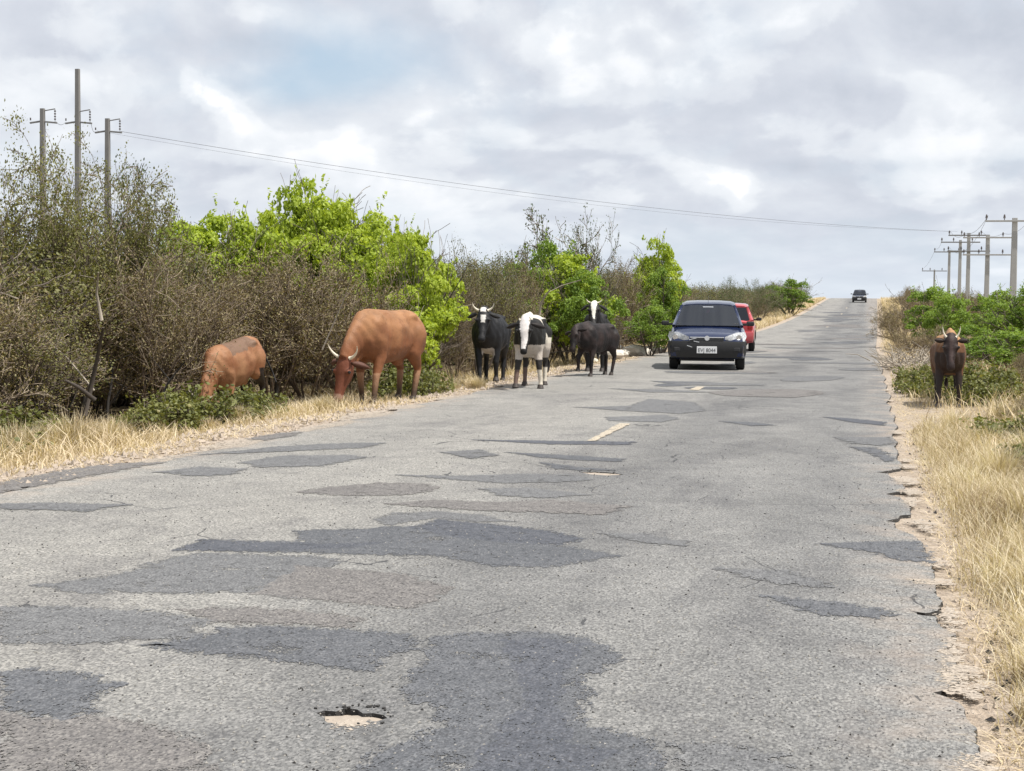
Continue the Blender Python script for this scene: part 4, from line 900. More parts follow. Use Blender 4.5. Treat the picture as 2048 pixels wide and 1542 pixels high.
def cow(label, px, py, rel, scale, pal, head, legs, horn=None, ear=.17, droop=.25, hump=.06, bony=0.0, girth=1.0, tail=(0, 0), sink=0.0, pitch=0.0, X=None, Y=None, blaze=None, drop_dewlap=.12):
    if X is None:
        p = hit(px, py); X, Y = p.x, p.y
    z0 = gzf(X, Y) if not (RL < X < RR) else float(prof(Y))
    hd = math.atan2(-Y, -X)-math.radians(rel)
    root = empty('cow', (X, Y, z0-sink), hd, scale); root.rotation_euler.y = pitch; tag(root, label, 'cow', 'cattle walking and grazing beside the road')
    b = B()
    def loft(st, seg=18, e=2.0):
        rings = []
        for (c, ax, hw, hh) in st:
            ax = Vector(ax).normalized(); side = Vector((0, 1, 0)); 
            side = (side-ax*side.dot(ax)).normalized(); up = ax.cross(side)*-1
            if up.z < 0 and abs(ax.z) < .95: up = -up
            ring = []
            for k in range(seg):
                t = 2*math.pi*k/seg; ct, st_ = math.cos(t), math.sin(t)
                cx = math.copysign(abs(ct)**(2/e), ct); sx = math.copysign(abs(st_)**(2/e), st_)
                w = hw*(1-.16*max(0, sx)**2)
                ring.append(b.bm.verts.new(Vector(c)+side*cx*w+up*sx*hh))
            rings.append(ring)
        for r0, r1 in zip(rings, rings[1:]):
            for k in range(seg): b.bm.faces.new((r0[k], r0[(k+1) % seg], r1[(k+1) % seg], r1[k]))
        b.bm.faces.new(rings[0][::-1]); b.bm.faces.new(rings[-1])
    g = girth
    X1 = (1, 0, 0)
    loft([((-.84, 0, 1.03), X1, .07, .12), ((-.77, 0, .99), X1, .17, .22), ((-.64, 0, .965), X1, .225, .28), ((-.48, 0, .945), X1, .245, .315), ((-.22, 0, .90), X1, .275*g, .345), ((.06, 0, .885), X1, .29*g, .365), ((.30, 0, .90), X1, .255*g, .365),
          ((.50, 0, .93), X1, .21, .34), ((.64, 0, .95), X1, .165, .27), ((.74, 0, .97), X1, .09, .15)], e=2.25)
    for s in (-1, 1):
        b.ball((-.50, s*.165, 1.155), .07, 10, (1.5, .8, .8)); b.ball((-.80, s*.08, 1.06), .055, 8)
        b.ball((.42, s*.15, .92), .17, 12, (1.0, .6, 1.7)); b.ball((-.60, s*.15, .86), .21, 12, (1.05, .62, 1.35))
    b.ball((.36, 0, 1.16+hump*.6), .12, 12, (1.9, .6, .8+hump*3))
    # neck and head
    P0 = Vector((.52, 0, 1.02)); hp = Vector(head['poll']); hdir = Vector(head['dir']).normalized()
    mid = P0.lerp(hp, .5)+Vector((0, 0, head.get('arch', .02)))
    ch = [(P0, .16, .27), (P0.lerp(mid, .5), .135, .235), (mid, .112, .195), (mid.lerp(hp, .55), .10, .165), (hp+Vector((0, 0, -.02)), .09, .13)]
    sts = []
    for i, (c, w, h) in enumerate(ch):
        a = ch[min(i+1, len(ch)-1)][0]-ch[max(i-1, 0)][0]; sts.append((c, a, w, h))
    loft(sts, 16)
    if drop_dewlap:
        for t in (.05, .3, .55): q = P0.lerp(hp, t); b.ball(q+Vector((0, 0, -.22+.08*t)), .10, 10, (1.2, .35, 1.2))
    # head frame: hdir from poll to muzzle, side, up(forehead normal)
    roll_side = Vector(head.get('side', (0, 1, 0))); side = (roll_side-hdir*roll_side.dot(hdir)).normalized(); hup = hdir.cross(side)
    if hup.dot(Vector((.4, 0, 1))) < 0: hup = -hup
    HL = .53
    def hpnt(t, s_, u): return hp+hdir*(t*HL)+side*s_*1.1+hup*u*1.1
    def hring(t, w, u0_, u1_, seg=14):
        c = hpnt(t, 0, (u0_+u1_)/2); hh = (u1_-u0_)/2; return [b.bm.verts.new(c+side*math.cos(2*math.pi*k/seg)*w*1.12*(1.0 if math.sin(2*math.pi*k/seg) > 0 else .86)+hup*math.sin(2*math.pi*k/seg)*hh*1.08) for k in range(seg)]
    rs = [hring(*q) for q in ((-.14, .05, -.10, .03), (-.06, .095, -.13, .055), (.10, .112, -.16, .065), (.30, .115, -.18, .058), (.45, .098, -.17, .042), (.62, .074, -.13, .030), (.80, .062, -.105, .022), (.92, .068, -.10, .02), (1.0, .064, -.09, .012), (1.05, .040, -.065, -.01))]
    for r0, r1 in zip(rs, rs[1:]):
        for k in range(14): b.bm.faces.new((r0[k], r0[(k+1) % 14], r1[(k+1) % 14], r1[k]))
    b.bm.faces.new(rs[0][::-1]); b.bm.faces.new(rs[-1])
    for s in (-1, 1): b.ball(hpnt(.30, s*.100, .02), .034, 8)
    # legs
    def limb(J, R):
        J = [Vector(j) for j in J]
        for a, c, ra, rc in zip(J, J[1:], R, R[1:]): b.cyl(a, c, ra, 12, rc)
        for j, r_ in zip(J, R): b.ball(j, r_*1.0, 10)
    hooves = []
    for i, (fx, lift, sx) in enumerate(legs):
        s = (1, -1, 1, -1)[i]
        if i < 2:
            y = s*.155; k = (.44+fx*.55+lift*.25, y+sx*.5, .37+lift*.35); ft = (.44+fx-lift*.25, y+sx, .11+lift); hf = (.46+fx-lift*.35, y+sx, .035+lift)
            limb([(.42, s*.14, .86), (.38+fx*.15, y, .64), k, ft, hf], [.125, .088, .052, .040, .047])
            b.ball(k, .058, 10)
        else:
            y = s*.165; k = (-.72+fx*.6+lift*.1, y+sx*.5, .45+lift*.4); ft = (-.66+fx-lift*.2, y+sx, .11+lift); hf = (-.64+fx-lift*.3, y+sx, .035+lift)
            limb([(-.58, s*.13, .92), (-.50+fx*.15, s*.17, .68), k, ft, hf], [.19, .125, .053, .041, .048])
            b.ball(k, .058, 10)
        hooves.append(hf)
    if drop_dewlap: b.ball((-.35, 0, .56), .10, 10, (1.3, .9, .8))
    me = b.mesh('tmp', FUR); ob = link('tmp', me)
    md = ob.modifiers.new('r', 'REMESH'); md.mode = 'VOXEL'; md.voxel_size = .019
    s_ = ob.modifiers.new('s', 'SMOOTH'); s_.iterations = 9; s_.factor = .5
    dg = bpy.context.evaluated_depsgraph_get(); nm = bpy.data.meshes.new_from_object(ob.evaluated_get(dg)); bpy.data.objects.remove(ob)
    nm.name = 'body'; nm.materials.clear(); nm.materials.append(FUR); nm.polygons.foreach_set('use_smooth', np.full(len(nm.polygons), True))
    v = np.empty(len(nm.vertices)*3, np.float32); nm.vertices.foreach_get('co', v); v = v.reshape(-1, 3)
    nn_ = np.array([noise.noise_vector(Vector(q)*5.5+Vector((px*.1, 0, 0))) for q in v.tolist()]); v += nn_*.012*np.clip((v[:, 2:3]-.45)*4, 0, 1); nm.vertices.foreach_set('co', v.ravel())
    fl = np.exp(-((v[:, 0]+.33)/.10)**2-((v[:, 2]-1.06)/.13)**2); v[:, 1] *= 1-.16*fl
    sh = np.exp(-((v[:, 0]-.22)/.06)**2)*(v[:, 2] > .6)*(v[:, 2] < 1.2); v[:, 1] *= 1-.05*sh
    nk = (v[:, 0] > .5) & (v[:, 2] > .55); v[:, 1] += np.where(nk, np.sign(v[:, 1])*.004*np.sin(v[:, 0]*41-v[:, 2]*30), 0)
    nm.vertices.foreach_set('co', v.ravel())
    if bony:      # ribs show under the skin
        m = (np.abs(v[:, 0]) < .42) & (v[:, 2] > .66) & (v[:, 2] < 1.12); v[:, 1] += np.where(m, np.sign(v[:, 1])*.0034*bony*np.sin(v[:, 0]*55+v[:, 2]*6), 0); nm.vertices.foreach_set('co', v.ravel())
    rel_ = v-np.array(hp); ht = rel_@np.array(hdir)/HL; hs = rel_@np.array(side); hu = rel_@np.array(hup)
    ishead = (ht > -.2) & (ht < 1.15) & (np.abs(hs) < .15) & (hu > -.22) & (hu < .12)
    wob = np.array([noise.noise(Vector(q)*4.5) for q in v.tolist()])
    colr = pal(v, ishead, ht, hs, hu, wob).astype(np.float32)
    a = nm.color_attributes.new('hide', 'FLOAT_COLOR', 'POINT'); a.data.foreach_set('color', np.concatenate([colr, np.ones((len(v), 1), np.float32)], 1).ravel())
    link('body', nm, root)
    def colored(o, c):
        me = o.data; a = me.color_attributes.new('hide', 'FLOAT_COLOR', 'POINT'); a.data.foreach_set('color', np.tile(np.array([*c, 1], np.float32), len(me.vertices)))
    # ears
    for s in (-1, 1):
        n = 9; V = []
        for k in range(n):
            t = k/(n-1); w = .052*math.sin(math.pi*min(1, t*.93+.06))**.7; c = hpnt(.06, s*(.10+ear*t), .0-droop*ear*t*(1+.5*t)-.0) 
            for q, dy in ((w, 0), (0, .014), (-w, 0), (0, -.022)):
                V.append(c+hdir*q*.85+hup*(dy-q*.2))
        Q = [(i*4+j, i*4+(j+1) % 4, (i+1)*4+(j+1) % 4, (i+1)*4+j) for i in range(n-1) for j in range(4)]
        o = link('ear', npmesh('ear', np.array([tuple(q) for q in V]), [np.array(Q), np.array([[3, 2, 1, 0], [(n-1)*4, (n-1)*4+1, (n-1)*4+2, (n-1)*4+3]])], FUR, True), root); colored(o, head['ear'])
        link('eye', B().ball(hpnt(.30, s*.112, .022), .022, 10).mesh('eye', EYE, True), root)
        if horn:
            L, out, fwd, r0 = horn; P = []
            for k in range(8):
                t = k/7; P.append(hpnt(-.05, s*(.07+out*math.sin(t*1.5)*L*.8), .02+ (1-math.cos(t*1.6))*L*.1)+Vector((fwd*L*t*t, 0, L*(t**1.5)*.9*(1-out*.25))))
            link('horn', tube_mesh('horn', [(np.array([tuple(q) for q in P]), np.linspace(r0, .004, 8))], HORN, 8), root)
    for hx in hooves: link('hoof', B().cyl((hx[0]+.01, hx[1], hx[2]+.03), (hx[0]+.025, hx[1], hx[2]-.036), .045, 12, .06).mesh('hoof', HOOF, True), root)
    ty, tx = tail; P = [(-.84, 0, 1.10), (-.90, ty*.2, 1.02), (-.92-tx*.3, ty*.5, .82), (-.91-tx*.6, ty*.8, .62), (-.90-tx, ty, .45)]
    o = link('tail', tube_mesh('tail', [(np.array(P), np.array([.035, .026, .018, .015, .012])), (np.array([P[-1], (P[-1][0], P[-1][1], .34), (P[-1][0], P[-1][1], .22)]), np.array([.02, .042, .012]))], FUR, 8), root); colored(o, head.get('tail', head['ear']))
    return root
A3 = lambda c: np.array(c, float)
def lerp(a, b, k): return a*(1-k[:, None])+b*k[:, None]
def blazef(ht, hs, hu, wob, t0=-.1, t1=.9, w0=.09, w1=.03):
    w = w0+(w1-w0)*np.clip((ht-t0)/(t1-t0), 0, 1); return (hu > -.03) & (ht > t0) & (ht < t1) & (np.abs(hs+wob*.012) < w)
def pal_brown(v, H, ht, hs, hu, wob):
    k = np.clip((v[:, 2]-.75)/.5+wob*.5, 0, 1); c = lerp(A3((.23, .09, .038)), A3((.37, .185, .085)), k); w3 = np.array([noise.noise(Vector((q[0]*3, q[1]*5, q[2]*9))) for q in v.tolist()]); c = c*(1-.22*np.clip(w3*2, 0, 1))[:, None]  # paler towards the back, darker below: overhead light put into the hide
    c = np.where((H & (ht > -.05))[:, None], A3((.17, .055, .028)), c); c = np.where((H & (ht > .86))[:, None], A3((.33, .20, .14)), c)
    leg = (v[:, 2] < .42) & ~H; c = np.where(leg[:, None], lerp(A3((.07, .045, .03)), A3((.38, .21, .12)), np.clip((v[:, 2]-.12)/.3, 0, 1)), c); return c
def pal_tan(v, H, ht, hs, hu, wob):
    c = lerp(A3((.25, .105, .048)), A3((.36, .185, .095)), np.clip(wob+.5, 0, 1)); m = (v[:, 0] < .35) & (v[:, 0] > -.5) & (v[:, 2]+wob*.12 > 1.10); c = np.where(m[:, None], A3((.19, .115, .075)), c)  # grey patch along the back: withers shadow painted into the hide
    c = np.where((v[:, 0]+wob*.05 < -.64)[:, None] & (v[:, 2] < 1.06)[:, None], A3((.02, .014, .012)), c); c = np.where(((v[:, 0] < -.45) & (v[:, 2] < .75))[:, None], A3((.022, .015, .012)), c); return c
def pal_black(v, H, ht, hs, hu, wob):
    c = np.tile(A3((.011, .011, .013)), (len(v), 1)); m = H & (((ht > -.16) & (ht < .02) & (np.abs(hs) < .05)) | ((ht > .14) & (ht < .42) & (np.abs(hs+.01*wob) < .05+.04*wob))) & (hu > -.02); c = np.where(m[:, None], A3((.72, .70, .66)), c)
    m = (~H) & (v[:, 2] < .62+wob*.1) & (v[:, 2] > .45) & (np.abs(v[:, 1]) < .08+wob*.06); c = np.where(m[:, None], A3((.45, .42, .40)), c); return c
def pal_pied(v, H, ht, hs, hu, wob):
    n2 = np.array([noise.noise(Vector((q[0]*2.6+4.3, q[1]*2.6, q[2]*2.6+1.7))) for q in v.tolist()]); c = np.where((n2 > .04)[:, None], A3((.013, .012, .011)), A3((.66, .61, .52)))
    c = np.where(((v[:, 0] > .32) & (v[:, 2] > .72) & (np.abs(v[:, 1]) > .07))[:, None], A3((.013, .012, .011)), c)
    c = np.where((~H & (v[:, 2] > 1.19+wob*.05))[:, None], A3((.72, .68, .58)), c)
    c = np.where((~H & (v[:, 2] < .75) & (v[:, 2] > .5))[:, None], A3((.55, .49, .43)), c)
    c = np.where((~H & (v[:, 2] < .5) & (v[:, 2] > .33))[:, None], A3((.03, .026, .024)), c)
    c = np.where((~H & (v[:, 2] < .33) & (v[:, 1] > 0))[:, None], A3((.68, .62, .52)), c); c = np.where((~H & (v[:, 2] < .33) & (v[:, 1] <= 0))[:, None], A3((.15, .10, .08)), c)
    c = np.where(H[:, None], A3((.011, .01, .01)), c); c = np.where((H & blazef(ht, hs, hu, wob, -.2, .90, .10, .036))[:, None], A3((.74, .70, .68)), c); return c
def pal_dark(v, H, ht, hs, hu, wob):
    return lerp(A3((.011, .008, .008)), A3((.032, .020, .018)), np.clip(wob*1.2+.35, 0, 1))
def pal_white_face(v, H, ht, hs, hu, wob):
    c = np.tile(A3((.011, .01, .01)), (len(v), 1)); m = H & blazef(ht, hs, hu, wob, -.25, .72, .085, .02); return np.where(m[:, None], A3((.78, .76, .68)), c)
def pal_brown_dark(v, H, ht, hs, hu, wob):
    c = lerp(A3((.15, .07, .032)), A3((.40, .22, .10)), np.clip((v[:, 2]-1.05)/.12+wob*.8, 0, 1)); c = np.where(((v[:, 0] > .45) & (v[:, 2] < .95))[:, None], A3((.035, .02, .015)), c)  # paler top: sunlight on the hump put into the hide colour
    c = np.where((v[:, 2] < .55)[:, None], A3((.028, .018, .015)), c); c = np.where(H[:, None], A3((.026, .015, .013)), c); m = H & (np.abs(hs) < .03) & (hu > -.02) & (ht < .8); return np.where(m[:, None], A3((.05, .03, .027)), c)
stand = [(0, 0, 0), (0, 0, 0), (0, 0, 0), (0, 0, 0)]
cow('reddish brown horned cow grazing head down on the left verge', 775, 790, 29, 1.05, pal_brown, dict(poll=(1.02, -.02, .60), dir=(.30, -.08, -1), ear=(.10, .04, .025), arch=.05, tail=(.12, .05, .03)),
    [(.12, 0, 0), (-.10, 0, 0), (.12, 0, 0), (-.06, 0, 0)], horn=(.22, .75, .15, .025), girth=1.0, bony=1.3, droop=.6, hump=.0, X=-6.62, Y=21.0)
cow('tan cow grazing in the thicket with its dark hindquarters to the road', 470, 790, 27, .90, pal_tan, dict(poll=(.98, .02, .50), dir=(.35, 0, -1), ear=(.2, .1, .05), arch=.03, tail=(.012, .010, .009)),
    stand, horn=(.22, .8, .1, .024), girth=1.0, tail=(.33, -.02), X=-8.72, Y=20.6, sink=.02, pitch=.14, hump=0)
cow('black cow with a white blaze and upturned horns facing the camera', 980, 758, 7, 1.0, pal_black, dict(poll=(1.02, 0, 1.27), dir=(.55, 0, -1), ear=(.02, .02, .02), arch=.05),
    [(-.05, .06, .0), (.16, 0, .05), (.05, 0, 0), (-.1, 0, 0)], horn=(.17, .75, .05, .024), girth=1.16, X=None, droop=.5, ear=.16)
cow('lean black and white cow with a long white blaze walking on the road edge', 1062, 774, 6, .93, pal_pied, dict(poll=(1.08, .0, 1.14), dir=(.38, 0, -1), ear=(.02, .016, .015), arch=.03, side=(.05, 1, -.05)),
    [(.02, 0, .06), (.20, .02, -.04), (-.12, 0, 0), (.15, 0, 0)], horn=(.05, .4, 0, .018), ear=.21, droop=.55, bony=1.0, girth=.86, tail=(.2, .1))
cow('dark brown cow with lowered head standing sideways before the white faced cow', 1200, 744, 30, .80, pal_dark, dict(poll=(.98, .0, 1.10), dir=(.50, .10, -1), ear=(.018, .013, .012), arch=.02, side=(.25, 1, 0)),
    [(.02, 0, .0), (.12, .12, 0), (.14, 0, 0), (-.14, 0, 0)], horn=None, ear=.22, droop=.15, girth=.85, bony=.7, X=-5.0, Y=29.2)
cow('black cow with a white face and short horns looking over the dark brown cow', 1190, 740, 3, .96, pal_white_face, dict(poll=(.95, .0, 1.42), dir=(.75, 0, -1), ear=(.02, .018, .018), arch=.05),
    stand, horn=(.11, .9, 0, .018), ear=.17, droop=.7, girth=.8, X=-5.40, Y=31.6)
cow('brown cow with a dark face walking alone on the right verge', 1895, 808, -2, .80, pal_brown_dark, dict(poll=(1.02, 0, 1.18), dir=(.45, 0, -1), ear=(.03, .02, .016), arch=.06),
    [(.02, 0, .02), (.18, .0, -.02), (.05, 0, 0), (-.1, 0, 0)], horn=(.22, .35, -.1, .022), girth=1.02, hump=.12, ear=.15, droop=-.1)

# ------------------------------------------------------------------ cars
PAINT = {}
def paint(name, col):
    t = NT(name); n = t.noise(t.coord(), 1.5, 3); c = t.mix(n, [x*.9 for x in col], [x*1.1 for x in col])
    return t.surf(t.pr(c, .35, **{'Coat Weight': 1.0, 'Coat Roughness': .03, 'Specular IOR Level': .1}))
BLUEP = paint('dark_blue_paint', (.008, .016, .055)); REDP = paint('faded_red_paint', (.46, .075, .085)); BLACKP = paint('blue_black_paint', (.02, .025, .04))
PLAST = plain('black_bumper_plastic', (.018, .018, .019), .55); RUB = plain('tyre_rubber', (.014, .014, .014), .85); RIM = plain('wheel_steel', (.18, .18, .18), .45, .6)
CHROME = plain('chrome_trim', (.80, .80, .80), .16, .95, var=.02); DASH = plain('dashboard', (.03, .03, .032), .8); SEAT = plain('seat_fabric', (.05, .05, .055), .9); WHITEP = plain('plate_white', (.80, .80, .80), .5, var=.03); INK = plain('plate_ink', (.03, .03, .035), .6)
def m_glass(name, tint, fac):
    t = NT(name); tr = t.N('ShaderNodeBsdfTransparent', {'Color': (*tint, 1)}).outputs[0]; gl = t.N('ShaderNodeBsdfGlossy', {'Color': (.9, .93, 1, 1), 'Roughness': .03}).outputs[0]
    fr = t.N('ShaderNodeFresnel', {'IOR': 1.5}).outputs[0]; return t.surf(t.N('ShaderNodeMixShader', {0: t.math('ADD', fr, fac, True), 1: tr, 2: gl}).outputs[0])
GLASS = m_glass('tinted_car_glass', (.16, .19, .27), .03)
def m_lamp(name, c):
    t = NT(name); v = t.N('ShaderNodeTexVoronoi', {'Vector': t.coord(), 'Scale': 30.0}).outputs['Distance']
    return t.surf(t.pr(t.ramp(v, ((0, [x*1.0 for x in c]), (.6, [x*.55 for x in c]))), .08, v, .3, .01, Metallic=.0, **{'Coat Weight': 1.0}))
LAMP = m_lamp('headlight_lens', (.88, .90, .92)); TAILM = m_lamp('tail_light_lens', (.50, .012, .012)); AMB = m_lamp('indicator_lens', (.7, .35, .08))
def car(label, X, Y, heading, body, plate=True, wagon=False, group=None):
    z = float(prof(Y)); sl = math.atan2(float(prof(Y+2)-prof(Y-2)), 4)
    root = empty('car', (X, Y, z+.002), heading); root.rotation_euler = (0, -sl*math.sin(heading), heading); tag(root, label, 'car', group)
    W = .81
    st = [(1.88, .36, .60, .66), (1.84, .27, .66, .76), (1.70, .23, .735, .80), (1.55, .22, .765, .805), (1.30, .22, .81, .81), (1.0, .22, .86, .81), (.72, .22, .92, .81), (.3, .22, .94, .81), (-.5, .22, .95, .81), (-1.1, .22, .96, .81), (-1.5, .22, .96, .80), (-1.72, .25, .95, .775), (-1.82, .32, .88, .72)]
    xs = sorted({s[0] for s in st} | {1.55, 1.48, 1.38, 1.26, 1.17, 1.06, .97, .90, -.94, -1.04, -1.16, -1.26, -1.36, -1.46, -1.52}, reverse=True)
    A = np.array(sorted(st)); wheels = (1.22, -1.24); WR = .285
    b = B(); rings = []
    for x in xs:
        zb, zt, w = (float(np.interp(x, A[:, 0], A[:, i])) for i in (1, 2, 3)); arch = zb
        for wx in wheels:
            d = abs(x-wx)
            if d < .34: arch = max(arch, .27+math.sqrt(max(0, .34**2-d*d)))
        yi = w-.24; half = [(0, zb), (yi, zb), (yi, max(arch, zb)), (w*.985, max(arch, zb+.03)), (w, max(arch+.01, min(.5, zt-.12))), (w*.985, zt-.10), (w*.93, zt-.03), (w*.80, zt+.005), (w*.45, zt+.025), (0, zt+.032)]
        rings.append([b.bm.verts.new((x, y, z_)) for y, z_ in half]+[b.bm.verts.new((x, -y, z_)) for y, z_ in half[-2:0:-1]])
    n = len(rings[0])
    for r0, r1 in zip(rings, rings[1:]):
        for k in range(n): b.bm.faces.new((r0[k], r0[(k+1) % n], r1[(k+1) % n], r1[k]))
    b.bm.faces.new(rings[0]); b.bm.faces.new(rings[-1][::-1])
    b.obj('body', body, root, True)
    # cabin: roof, pillars, glass
    rx0, rx1, rz = .10, -1.45, 1.40; bx0, bx1, bz = .88, -1.74, .93
    yb, yt = .735, .575
    b = B(); R_ = []
    for x, zc, w in ((rx0+.05, rz-.035, yt*.985), (rx0-.06, rz, yt), (-.5, rz+.045, yt+.01), (rx1+.1, rz+.01, yt-.01), (rx1-.04, rz-.04, yt-.02)):
        R_.append([b.bm.verts.new((x, w*f, zc+dz)) for f, dz in ((1.03, -.055), (1.0, -.01), (.85, .022), (.4, .038), (-.4, .038), (-.85, .022), (-1.0, -.01), (-1.03, -.055), (-.8, -.03), (.8, -.03))])
    for r0, r1 in zip(R_, R_[1:]):
        for k in range(10): b.bm.faces.new((r0[k], r0[(k+1) % 10], r1[(k+1) % 10], r1[k]))
    b.bm.faces.new(R_[0]); b.bm.faces.new(R_[-1][::-1]); b.obj('roof', body, root, True)
    def bar(name, a, c, r_, mat=body): link(name, tube_mesh(name, [(np.array([a, tuple((Vector(a)+Vector(c))/2), c]), np.array([r_*1.15, r_, r_]))], mat, 8), root)
    for s in (-1, 1):
        bar('windscreen_pillar', (bx0-.02, s*(yb-.01), bz-.02), (rx0+.02, s*yt, rz-.05), .038); bar('rear_pillar', (bx1+.02, s*(yb-.03), bz), (rx1, s*(yt-.02), rz-.06), .06); bar('door_pillar', (-.30, s*(yb-.005), bz-.01), (-.36, s*(yt+.005), rz-.03), .03, PLAST)
        g = B(); g.poly([(bx0-.10, s*(yb+.002), bz), (rx0-.03, s*(yt+.012), rz-.06), (rx1+.06, s*(yt-.008), rz-.06), (bx1+.12, s*(yb-.02), bz)]); g.obj('side_window', GLASS, root)
    wy = yb-.03; ty = yt-.015
    g = B(); P = [(bx0+.01, -wy, bz), (bx0+.06, -.35, bz-.0), (bx0+.075, 0, bz), (bx0+.06, .35, bz), (bx0+.01, wy, bz), (rx0+.05, ty, rz-.045), (rx0+.075, .3, rz-.025), (rx0+.08, 0, rz-.02), (rx0+.075, -.3, rz-.025), (rx0+.05, -ty, rz-.045)]
    vs = [g.bm.verts.new(p) for p in P]
    for k in range(4): g.bm.faces.new((vs[k], vs[k+1], vs[8-k], vs[9-k]))
    g.obj('windscreen', GLASS, root, True)
    g = B(); g.poly([(bx1-.02, -yb+.07, bz), (bx1-.02, yb-.07, bz), (rx1-.05, yt-.05, rz-.06), (rx1-.05, -yt+.05, rz-.06)]); g.obj('rear_window', GLASS, root)
    B().box((.62, 0, .93), (.45, 1.34, .10), .03).obj('dashboard', DASH, root)
    for s in (-1, 1):
        B().box((-.25, s*.36, .95), (.16, .46, .56), .06).box((-.28, s*.36, 1.26), (.09, .24, .16), .03).obj('seat', SEAT, root)
    B().box((-1.1, 0, .95), (.14, 1.25, .5), .05).obj('rear_seat', SEAT, root)
    B().box((.26, 0, 1.315), (.03, .24, .06), .012).obj('interior_mirror', CHROME, root)
    B().cyl((.22, 0, 1.335), (.12, 0, 1.385), .008, 8).obj('mirror_stem', PLAST, root)
    B().cyl((.86, .3, .962), (.80, -.32, .985), .009, 6).obj('wiper', PLAST, root); B().cyl((.83, .62, .955), (.80, .05, .98), .009, 6).obj('wiper', PLAST, root)
    # front
    f = B(); L = []
    for y, xx in ((-.83, 1.50), (-.825, 1.68), (-.74, 1.85), (-.45, 1.915), (0, 1.935), (.45, 1.915), (.74, 1.85), (.825, 1.68), (.83, 1.50)):
        L.append([f.bm.verts.new((xx-.07, y*.98, .62)), f.bm.verts.new((xx, y, .605)), f.bm.verts.new((xx+.018, y, .52)), f.bm.verts.new((xx+.008, y, .38)), f.bm.verts.new((xx-.04, y*.97, .265)), f.bm.verts.new((xx-.25, y*.92, .24))])
    for a, c in zip(L, L[1:]):
        for k in range(5): f.bm.faces.new((a[k], a[k+1], c[k+1], c[k]))
    f.obj('front_bumper', PLAST, root, True)
    g = B(); g.box((1.905, 0, .455), (.05, .78, .09), .01); g.obj('lower_grille', DASH, root)
    B().box((1.868, 0, .648), (.04, .70, .085), .012).obj('grille', DASH, root)
    B().box((1.896, 0, .690), (.022, .72, .022), .006).obj('chrome_trim', CHROME, root)
    gg = B()
    for k in range(3): gg.box((1.892, 0, .628+k*.018), (.012, .66, .006))
    gg.obj('grille_bars', RIM, root)
    B().cyl((1.893, 0, .675), (1.915, 0, .675), .052, 20).obj('badge', CHROME, root)
    for s in (-1, 1):
        h = B(); pts = [(1.895, s*.37, .700), (1.88, s*.37, .640), (1.83, s*.56, .605), (1.745, s*.77, .600), (1.60, s*.822, .70), (1.64, s*.790, .800), (1.78, s*.60, .785)]
        vs = [h.bm.verts.new(Vector(p)+Vector((.018, s*.006, .006))) for p in pts]; c = h.bm.verts.new(Vector((1.80, s*.62, .685))+Vector((.035, s*.01, .01)))
        for k in range(len(vs)): h.bm.faces.new((vs[k], vs[(k+1) % len(vs)], c))
        ho = h.obj('headlight', LAMP, root, True)
        B().cyl((1.79, s*.66, .69), (1.835, s*.665, .69), .058, 18).obj('lamp_reflector', CHROME, ho)
        # mirror, tail lamps
        B().box((.66, s*.92, .975), (.09, .17, .10), .032).box((.70, s*.80, .955), (.05, .12, .05), .01).obj('wing_mirror', PLAST, root)
        B().box((-1.775, s*.665, .80), (.10, .17, .30), .03).obj('tail_light', TAILM, root)
        B().box((1.89, s*.62, .44), (.03, .14, .08), .015).obj('fog_lamp_recess', DASH, root)
        for wx in wheels:
            w = B()
            for k in range(28):
                a0, a1 = 2*math.pi*k/28, 2*math.pi*(k+1)/28
                prf = [(.155, -.085), (.262, -.09), (WR, -.07), (WR+.004, 0), (WR, .07), (.262, .09), (.155, .085)]
                for (r0, y0), (r1, y1) in zip(prf, prf[1:]):
                    w.bm.faces.new([w.bm.verts.new((math.cos(a)*r_, yy, math.sin(a)*r_)) for a, r_, yy in ((a0, r0, y0), (a1, r0, y0), (a1, r1, y1), (a0, r1, y1))])
            bmesh.ops.remove_doubles(w.bm, verts=w.bm.verts, dist=.0005)
            wo = w.obj('wheel', RUB, root, True); wo.location = (wx, s*(W-.10), WR)
            ri = B().cyl((0, s*.045, 0), (0, s*.075, 0), .16, 20).cyl((0, s*.07, 0), (0, s*.09, 0), .045, 12)
            for q in range(5): a = q*1.2566; ri.box((math.cos(a)*.095, s*.078, math.sin(a)*.095), (.14, .012, .04), 0, Matrix.Rotation(-a, 3, 'Y'))
            ri.obj('rim', RIM, wo)
    B().box((0, 0, .21), (3.3, 1.16, .05), .01).obj('underbody', DASH, root)
    rb = B(); rb.box((-1.80, 0, .46), (.16, 1.56, .30), .05); rb.obj('rear_bumper', PLAST if not wagon else body, root, True)
    # plate
    pb = B().box((1.958, .0, .43), (.012, .42, .145), .004).obj('number_plate', WHITEP, root)
    if plate:
        cu = bpy.data.curves.new('t', 'FONT'); cu.body = 'EVJ 8044'; cu.size = .115; cu.align_x = 'CENTER'; cu.align_y = 'CENTER'; cu.extrude = .001
        to = link('t', cu); dg = bpy.context.evaluated_depsgraph_get(); tm = bpy.data.meshes.new_from_object(to.evaluated_get(dg)); bpy.data.objects.remove(to); tm.materials.clear(); tm.materials.append(INK)
        xs_ = [v.co.x for v in tm.vertices]; wd_ = max(xs_)-min(xs_)
        for v in tm.vertices: v.co = Vector((1.9655+v.co.z, v.co.x*.36/wd_, .418+v.co.y))
        tm.name = 'plate_lettering'; link('plate_lettering', tm, pb)
    B().box((-1.888, 0, .60), (.012, .40, .13), .004).obj('number_plate', WHITEP, root)
    bar('aerial', (-.02, 0, 1.45), (-.20, 0, 1.62), .004, PLAST)
    return root
